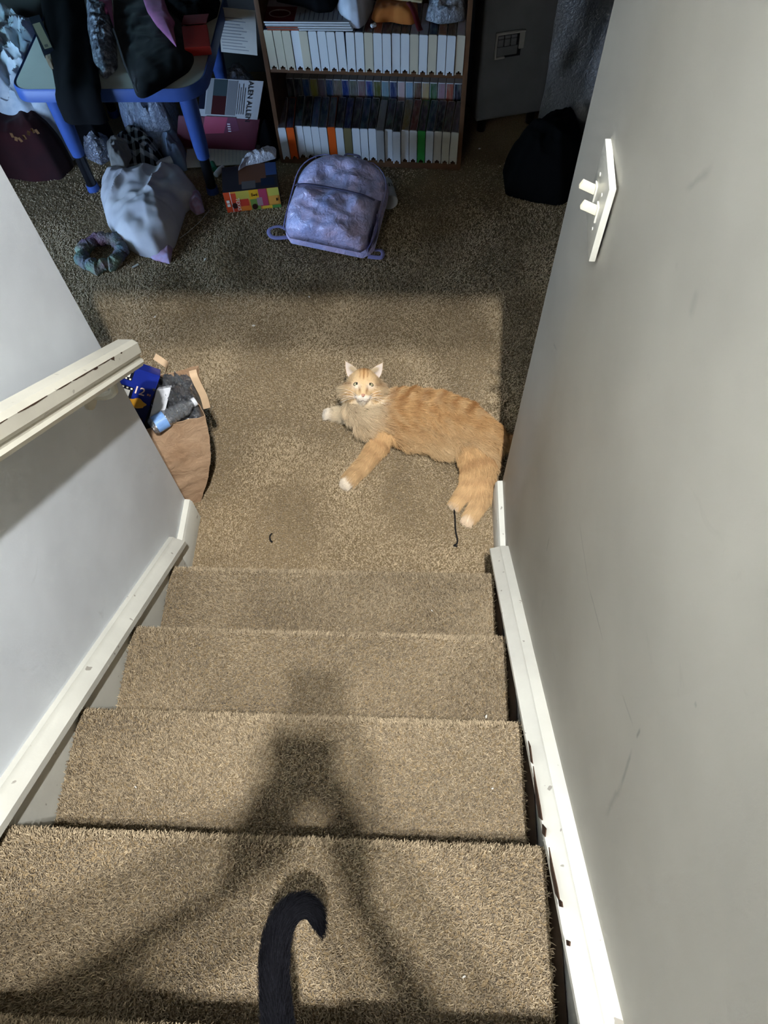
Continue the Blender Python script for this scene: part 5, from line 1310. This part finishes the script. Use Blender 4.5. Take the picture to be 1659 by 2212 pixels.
poly_print('popcorn_picture', PC, [([(Wc * 0.80 + 0.024 * math.cos(t) * (1 + 0.15 * math.sin(5 * t)), Hc * 0.52 + 0.015 * math.sin(t) * (1 + 0.15 * math.cos(4 * t))) for t in [i / 26 * 6.283 for i in range(26)]], (226, 164, 52)), ([(Wc * 0.45, Hc * 0.34), (Wc * 0.52, Hc * 0.36), (Wc * 0.66, Hc * 0.50), (Wc * 0.60, Hc * 0.52)], (130, 150, 190)), ([(Wc * 0.54, Hc * 0.33), (Wc * 0.57, Hc * 0.34), (Wc * 0.70, Hc * 0.46), (Wc * 0.67, Hc * 0.48)], (60, 90, 160))], pc, 0.0072)
wc = empty('white_carton'); tag(wc, 'white card packet beside the blue popcorn carton in the bag', 'carton')
c4 = [onz(322, 905, 0.365), onz(353, 900, 0.365), onz(369, 835, 0.43), onz(338, 842, 0.43)]; slab('packet', c4, 0.03, M['paper'], wc, 0.002)
mt = quad_frame(c4[0], c4[1] - c4[0], c4[3] - c4[0]); W_ = (c4[1] - c4[0]).length; H_ = (c4[3] - c4[0]).length; sheet_print('grey_mark', mt, [(W_ * 0.78, H_ * 0.86, W_ * 0.92, H_ * 0.94, (110, 110, 112)), (W_ * 0.42, H_ * 0.36, W_ * 0.46, H_ * 0.46, (120, 126, 150))], wc)
bt = empty('plastic_bottle'); tag(bt, 'clear plastic bottle with blue label at the bag rim', 'bottle')
bt.matrix_world = quad_frame(onz(332, 920, 0.37), (onz(430, 862, 0.37) - onz(332, 920, 0.37)), (0.2, 0.5, 0.8)) @ Matrix.Rotation(math.pi / 2, 4, 'Y')
M['pet'] = mat_clear('clear bottle plastic', (0.85, 0.9, 0.95, 1), 0.12, 0.10)
lathe('bottle_body', [(0.001, -0.008), (0.020, -0.008), (0.026, 0.0), (0.026, 0.04)] + [(0.026 - 0.003 * (i % 2), 0.044 + 0.007 * i) for i in range(9)] + [(0.024, 0.108), (0.013, 0.124), (0.012, 0.132), (0.001, 0.132)], M['pet'], bt, 22)
M['label_blue'] = plain('pale blue label', (120, 160, 214), 0.4, 0.15, 30)
lathe('label', [(0.0263, 0.004), (0.0266, 0.004), (0.0266, 0.04), (0.0263, 0.04)], M['label_blue'], bt, 22)
lathe('cap', [(0.001, 0.132), (0.0135, 0.132), (0.0135, 0.143), (0.001, 0.144)], M['paper'], bt, 16)
M['crinkle'] = mat_clear('crinkled clear film', (0.7, 0.74, 0.8, 1), 0.10, 0.13)
k2 = Ct - ua * 0.15 + va * 0.095
def rim_pt(a, b): return Ct - ua * (0.315 * a) + va * (0.195 * b)
o = mound('clear_wrap', [rim_pt(x, y) for x, y in ((0.03, 0.12), (0.30, 0.06), (0.50, 0.25), (0.45, 0.85), (0.25, 0.93), (0.04, 0.80))], 0.085, M['crinkle'], None, 0.30, 0.9, 26, 71, rings=34, ns=140); tag(o, 'crinkled clear plastic wrap bulging out of the paper bag', 'plastic wrap')
o = mound('clear_wrap', [rim_pt(x, y) for x, y in ((0.55, 0.62), (0.92, 0.6), (0.95, 1.05), (0.75, 1.28), (0.52, 1.05))], 0.11, M['crinkle'], None, 0.33, 0.9, 24, 73, rings=34, ns=140); tag(o, 'clear plastic packaging behind the popcorn carton', 'plastic wrap')
for w_o in [x for x in bpy.data.objects if x.name.startswith('clear_wrap')]: w_o.data.polygons.foreach_set('use_smooth', [False] * len(w_o.data.polygons))
o = mound('crushed_paper', [rim_pt(x, y) for x, y in ((0.06, 0.14), (0.94, 0.14), (0.94, 0.86), (0.06, 0.86))], 0.06, M['darkcard'], None, 0.235, 0.4, 14, 75, rings=14, ns=60); tag(o, 'dark crushed card filling the paper bag under the plastic', 'card')

# ================================================================== bits on the carpet
M['string'] = plain('black string', (14, 12, 12), 0.8)
o = tube('string', smooth_path([onz(981, 1100, 0.012), onz(983, 1120, 0.012), onz(984, 1145, 0.012), onz(988, 1165, 0.012), onz(987, 1174, 0.012), onz(981, 1178, 0.012), onz(988, 1180, 0.012)], 5), 0.0026, M['string'], None, 6); tag(o, 'black string lying below the orange cat\'s hind paw', 'string')
o = tube('string', smooth_path([onz(588, 1152, 0.012), onz(583, 1158, 0.012), onz(584, 1167, 0.012), onz(588, 1171, 0.012)], 6), [0.0022] * 10 + [0.003] * 9, M['string'], None, 6); tag(o, 'short curl of black string alone on the carpet', 'string')
lint = [(548, 703, 0, 0.014, 'white feather of lint in the half-lit strip of carpet'), (335, 684, 0, 0.011, 'white lint near the bag end of the shadow edge'), (668, 641, 0, 0.010, 'lint fleck right on the shadow edge'), (1036, 321, 0, 0.012, 'pale lint on the dark carpet in front of the bin'), (444, 560, 0, 0.016, 'pale lint on the dark carpet below the game box'), (933, 1319, 1, 0.006, 'white crumb on the lowest stair'), (1064, 1703, 3, 0.005, 'white crumb near the trim on the third stair up'), (1050, 1548, 2, 0.008, 'cream crumb on the nosing of the third stair up'), (293, 1700, 3, 0.005, 'tiny white crumb near the wall on the third stair up'), (1002, 2110, 4, 0.006, 'white fleck beside the black tail on the fourth stair up')]
M['lint'] = plain('white lint', (214, 208, 196), 0.9)
for i, (x, y, st_, sz, lab) in enumerate(lint):
    p = onz(x, y, st_ * RISE + 0.008); bm = bmesh.new(); bmesh.ops.create_icosphere(bm, subdivisions=2, radius=1.0)
    for v_ in bm.verts:
        w_ = 1 + 0.5 * noise.noise(v_.co * 2.0 + Vector((i, 0, 0))); v_.co = Vector((v_.co.x * sz * w_ * 0.5, v_.co.y * sz * 0.26 * w_, v_.co.z * sz * 0.22))
    bmesh.ops.rotate(bm, verts=bm.verts, cent=(0, 0, 0), matrix=Matrix.Rotation(i * 1.1, 3, 'Z'))
    o = from_bm('lint', bm, M['lint']); o.location = p; tag(o, lab, 'lint', 'flecks on the carpet')

# ================================================================== right of the bookcase: grey bin under plastic, black bag
M['greyplastic'] = plain('grey moulded plastic', (122, 124, 126), 0.5, 0.08, 10)
M['greydark'] = plain('dark recess plastic', (34, 35, 38), 0.6, 0.1, 20)
bn = empty('storage_bin'); tag(bn, 'grey plastic cabinet with recessed slotted vent beside the bookcase', 'cabinet')
q0 = onz(1036, 264, 0.06); q1 = onz(1135, 248, 0.06); ux = (q1 - q0).normalized(); uy = Vector((-ux.y, ux.x, 0))
BN = quad_frame(q0, ux, uy); Wn = 0.30
def inv_face(px, py):                                            # pixel to the cabinet's front face (u, z)
    d = ray(px, py); n_ = np.array(uy); t = ((np.array(q0) - CAM) @ n_) / (d @ n_); p = Vector(CAM + d * t) - q0; return p.dot(ux), p.z
box('body', (-0.02, 0.0, 0.0), (Wn, 0.26, 0.95), M['greyplastic'], bn, 0.02, 3, BN)
for x in (0.02, Wn - 0.05):
    for y in (0.03, 0.22): lathe('caster', [(0.001, 0), (0.02, 0), (0.02, -0.058), (0.001, -0.058)], M['blackmetal'], bn, 12, BN @ Matrix.Translation((x, y, 0)))
fa, fb = inv_face(1066, 127), inv_face(1130, 62); FM = quad_frame(q0 - uy * 0.001, ux, (0, 0, 1))
x0, z0_, x1, z1_ = fa[0], fa[1], fb[0], fb[1]
box('vent_recess', (x0, z0_, -0.001), (x1, z1_, 0.002), M['greydark'], bn, 0, 1, FM)
M['greylight'] = plain('light grey plastic edge', (176, 174, 168), 0.45, 0.05, 20)
for lo_, hi_ in (((x0, z1_ - 0.008, 0), (x1 + 0.01, z1_, 0.012)), ((x0, z0_, 0), (x0 + 0.007, z1_, 0.012)), ((x0, z0_, 0), (x0 + (x1 - x0) * 0.4, z0_ + 0.008, 0.012)), ((x1 - 0.012, z0_ + 0.03, 0), (x1 + 0.01, z1_, 0.010))):
    box('vent_frame', lo_, hi_, M['greylight'], bn, 0.002, 1, FM)
wv_ = (x1 - x0 - 0.03) / 3
for i in range(3):
    a0 = x0 + 0.010 + i * wv_
    box('vent_slot', (a0, z0_ + (z1_ - z0_) * 0.48, 0.001), (a0 + wv_ * 0.84, z1_ - 0.026, 0.009), M['greyplastic'], bn, 0.003, 2, FM)
    box('vent_slot', (a0, z1_ - 0.023, 0.001), (a0 + wv_ * 0.84, z1_ - 0.012, 0.009), M['greyplastic'], bn, 0.002, 2, FM)
box('vent_plate', (x0 + 0.010, z0_ + 0.010, 0.001), (x1 - 0.016, z0_ + (z1_ - z0_) * 0.44, 0.006), M['greyplastic'], bn, 0.002, 2, FM)
M['sheetfilm'] = mat_clear('dusty plastic sheet', (0.5, 0.5, 0.5, 1), 0.45, 0.35)
def f_sh(u, v):
    a = u * 0.62; z = 0.95 * (1 - v) + 0.02; bil = 0.035 * math.sin(u * 9 + v * 2) + 0.03 * fbm(u * 3, v * 3, 4) + 0.10 * v * math.sin(u * 3.0)
    p = q0 + ux * (0.24 + a * 0.9 - 0.10 * (v - 0.5) * u) + uy * (-0.06 - bil); p.z = z; return p
o = drape('plastic_sheet', f_sh, 22, 26, 0.002, M['sheetfilm']); tag(o, 'dusty clear plastic sheet hanging beside the grey cabinet', 'plastic sheet')
o = mound('black_duffel', pp([(1095, 400), (1088, 345), (1120, 305), (1180, 270), (1245, 258), (1262, 320), (1255, 400), (1215, 424), (1150, 415)], 0.05), 0.20, M['black'], None, 0, 0.2, 5, 81); tag(o, 'black duffel bag on the floor beyond the wall corner', 'bag')

# ================================================================== far left: red bean bag, white comforter lit by an added screen
M['redbag'] = mat_cloth('dark red fabric', (46, 12, 15), (32, 8, 12))
rbag = empty('bean_bag'); tag(rbag, 'dark red bean bag with faded yellow lettering beside the table', 'bean bag')
mound('cover', pp([(-70, 300), (-40, 272), (40, 262), (100, 266), (134, 284), (140, 318), (112, 345), (50, 350), (-20, 340)], 0.10), 0.26, M['redbag'], rbag, 0, 0.12, 5, 83, edge=4.0, pw=0.5)
for i in range(7):
    x = 26 + i * 9; box('letter_mark', (-0.006, -0.001, -0.010), (0.006, 0.001, 0.010), ink((92, 58, 20)), rbag, 0, 1, Matrix.Translation(onz(x, 292 + 10 * math.sin(i * 0.9), 0.235)) @ Matrix.Rotation(0.5 * math.sin(i * 2.0), 4, 'Y'))
M['comf'] = mat_cloth('white comforter', (214, 220, 226), (176, 190, 204), scale=16)
o = mound('comforter', pp([(-120, 150), (-100, 90), (-50, 30), (60, 14), (112, 50), (112, 120), (92, 186), (30, 204), (-30, 200), (-90, 190)], 0.34), 0.37, M['comf'], None, 0, 0.30, 7, 85, edge=6.0, pw=0.45, rings=34, ns=150); tag(o, 'white comforter heaped behind the table, lit blue', 'comforter')

# television on a low stand, out of view, lights the room
tv = empty('television', (-2.2, 0.50, -0.495)); tv.rotation_euler = (0, 0, math.radians(76)); tag(tv, 'flat television glowing blue on a low stand', 'television')
M['tvblack'] = plain('black gloss plastic', (12, 12, 14), 0.3)
box('casing', (-0.05, -0.50, 0.57), (0.0, 0.50, 1.15), M['tvblack'], tv, 0.008)
k = N('glowing screen'); k.b.inputs['Base Color'].default_value = (0.02, 0.02, 0.02, 1)
k.l(k.ramp(k.noise(k.coord(), 2.0, 3), [(0.3, (0.38, 0.60, 1.0, 1)), (0.7, (0.58, 0.78, 1.0, 1))]), k.b.inputs['Emission Color']); k.b.inputs['Emission Strength'].default_value = TV_STRENGTH; M['screen'] = k.m
box('screen', (0.0, -0.48, 0.59), (0.004, 0.48, 1.13), M['screen'], tv)
box('foot', (-0.09, -0.2, 0.50), (0.06, 0.2, 0.515), M['tvblack'], tv, 0.004); box('neck', (-0.04, -0.05, 0.51), (-0.01, 0.05, 0.66), M['tvblack'], tv)
# unseen glowing screen and its stand, both added to brighten the comforter
cr = empty('fill_stand', (-2.02, 1.62, 0)); cr.rotation_euler = (0, 0, math.radians(35)); tag(cr, 'brown stand added out of view to raise the glowing screen', 'fill_stand')
box('cabinet_box', (-0.22, -0.18, 0.0), (0.22, 0.18, 0.66), M['wood'], cr, 0.004); box('top_board', (-0.23, -0.19, 0.662), (0.23, 0.19, 0.678), M['wood'], cr, 0.003); box('drawer', (-0.20, -0.186, 0.40), (0.20, -0.181, 0.62), M['wood'], cr, 0.002)
lp = empty('fill_laptop', (-2.02, 1.62, 0.679)); lp.rotation_euler = (0, 0, math.radians(145)); tag(lp, 'open computer added out of view to brighten the comforter', 'fill_laptop')
box('keyboard_base', (-0.17, -0.13, 0), (0.17, 0.10, 0.016), M['tvblack'], lp, 0.003)
LM = Matrix.Translation((0, 0.10, 0.016)) @ Matrix.Rotation(math.radians(8), 4, 'X')
box('screen_lid', (-0.17, 0.0, 0.0), (0.17, 0.008, 0.225), M['tvblack'], lp, 0.002, 2, LM)
k = N('glowing laptop screen'); k.b.inputs['Base Color'].default_value = (0.02, 0.02, 0.02, 1); k.b.inputs['Emission Color'].default_value = (0.40, 0.74, 1.0, 1); k.b.inputs['Emission Strength'].default_value = FILL_STRENGTH
box('fill_screen', (-0.16, -0.0015, 0.012), (0.16, -0.0005, 0.213), k.m, lp, 0, 1, LM)

# ================================================================== the person holding the phone, behind the lens
def photographer():
    root = empty('person'); tag(root, 'person in dark clothes on the stairs holding a phone out', 'person')
    zf = 6 * RISE; cx = 0.085
    ph = Vector(CAM) - Vector(CF) * 0.006
    phc = ph - Vector(CR) * 0.022 - Vector(CU) * 0.055            # centre of the phone
    bm = Blob()
    hipz = zf + 0.86
    for s in (-1, 1):
        limb(bm, [(cx + 0.09 * s, -1.40, hipz), (cx + 0.10 * s, -1.36, zf + 0.46), (cx + 0.10 * s, -1.42, zf + 0.09)], [0.085, 0.060, 0.042])
        limb(bm, [(cx + 0.10 * s, -1.43, zf + 0.05), (cx + 0.105 * s, -1.32, zf + 0.035)], [0.042, 0.034])
    limb(bm, [(cx, -1.41, hipz), (cx, -1.38, hipz + 0.22), (cx, -1.33, hipz + 0.42)], [0.13, 0.115, 0.125], 0.4)
    sh = [Vector((cx + 0.165 * s, -1.32, hipz + 0.46)) for s in (-1, 1)]
    limb(bm, [sh[0], (cx, -1.33, hipz + 0.47), sh[1]], [0.058, 0.085, 0.058], 0.4)
    limb(bm, [(cx, -1.32, hipz + 0.50), (cx, -1.28, hipz + 0.62)], [0.055, 0.05])
    hc = Vector((cx, -1.26, hipz + 0.70))
    ellipsoid(bm, hc, (0.073, 0.088, 0.105)); ellipsoid(bm, hc + Vector((0, 0.045, -0.045)), (0.052, 0.05, 0.055))
    ellipsoid(bm, hc + Vector((0, 0.092, -0.02)), (0.011, 0.016, 0.018))
    for s in (-1, 1): ellipsoid(bm, hc + Vector((0.074 * s, -0.005, -0.01)), (0.010, 0.018, 0.030))
    for i, s in enumerate((-1, 1)):
        el = Vector((cx + 0.225 * s, -1.15, hipz + 0.20)); wr = phc + Vector(CR) * (0.046 * s) - Vector(CU) * 0.085 - Vector(CF) * 0.05
        limb(bm, [sh[i], el, wr], [0.060, 0.050, 0.034])
        pm = phc + Vector(CR) * (0.050 * s) - Vector(CU) * 0.025 - Vector(CF) * 0.030
        limb(bm, [wr, pm], [0.028, 0.026], 0.4)
        for j in range(4):                                        # fingers curl behind the phone's long edge
            b = pm + Vector(CU) * (0.028 - 0.019 * j); e = phc + Vector(CR) * (0.041 * s) + Vector(CU) * (0.020 - 0.019 * j)
            limb(bm, [b, e - Vector(CF) * 0.006 + Vector(CR) * (0.006 * s), e + Vector(CF) * 0.002 + Vector(CR) * (0.004 * s), e + Vector(CF) * 0.004 - Vector(CR) * (0.014 * s) - Vector(CF) * 0.016], [0.009, 0.0085, 0.008, 0.007])
        limb(bm, [pm - Vector(CU) * 0.01, phc + Vector(CR) * (0.030 * s) - Vector(CU) * 0.030 - Vector(CF) * 0.022, phc + Vector(CR) * (0.016 * s) - Vector(CU) * 0.015 - Vector(CF) * 0.020], [0.012, 0.010, 0.008])
    M['clothes'] = mat_cloth('dark grey clothes', (52, 54, 62), (40, 42, 50))
    M['skin'] = plain('skin', (206, 160, 134), 0.55, 0.06, 20)
    body = fuse('body', bm, 0.0085, 4, M['clothes'], root)
    me = body.data; me.materials.append(M['skin'])
    cof = np.empty(len(me.polygons) * 3, np.float32); me.polygons.foreach_get('center', cof); cof = cof.reshape(-1, 3)
    skin = (cof[:, 2] > hipz + 0.57) | (np.linalg.norm(cof - np.array(phc), axis=1) < 0.17)
    me.polygons.foreach_set('material_index', skin.astype(np.int32))
    M['hairb'] = plain('brown hair', (58, 40, 30), 0.6, 0.2, 60)
    hb = Blob(); ellipsoid(hb, hc + Vector((0, -0.012, 0.022)), (0.082, 0.092, 0.096)); limb(hb, [hc + Vector((0, -0.06, 0.02)), hc + Vector((0, -0.085, -0.12))], [0.07, 0.05]); fuse('hair', hb, 0.008, 3, M['hairb'], root)
    M['white_eye'] = plain('eye white', (230, 228, 222), 0.2); 
    for s in (-1, 1):
        b2 = bmesh.new(); ellipsoid(b2, hc + Vector((0.030 * s, 0.080, 0.006)), (0.011, 0.009, 0.008)); from_bm('eye', b2, M['white_eye'], root)
    tube('mouth', [hc + Vector((x, 0.094 - abs(x) * 0.3, -0.062)) for x in (-0.022, -0.01, 0, 0.01, 0.022)], 0.005, plain('lips', (176, 104, 96), 0.5), root, 6)
    p = empty('phone'); tag(p, 'black mobile phone held out over the stairs', 'phone')
    p.matrix_world = Matrix(((CR[0], CU[0], CF[0], phc.x), (CR[1], CU[1], CF[1], phc.y), (CR[2], CU[2], CF[2], phc.z), (0, 0, 0, 1)))
    box('phone_body', (-0.037, -0.079, -0.009), (0.037, 0.079, -0.001), M['tvblack'], p, 0.003)
    k = N('phone screen'); k.b.inputs['Base Color'].default_value = (0.02, 0.02, 0.02, 1); k.b.inputs['Roughness'].default_value = 0.1
    box('phone_screen', (-0.034, -0.074, -0.0095), (0.034, 0.074, -0.009), k.m, p)
photographer()
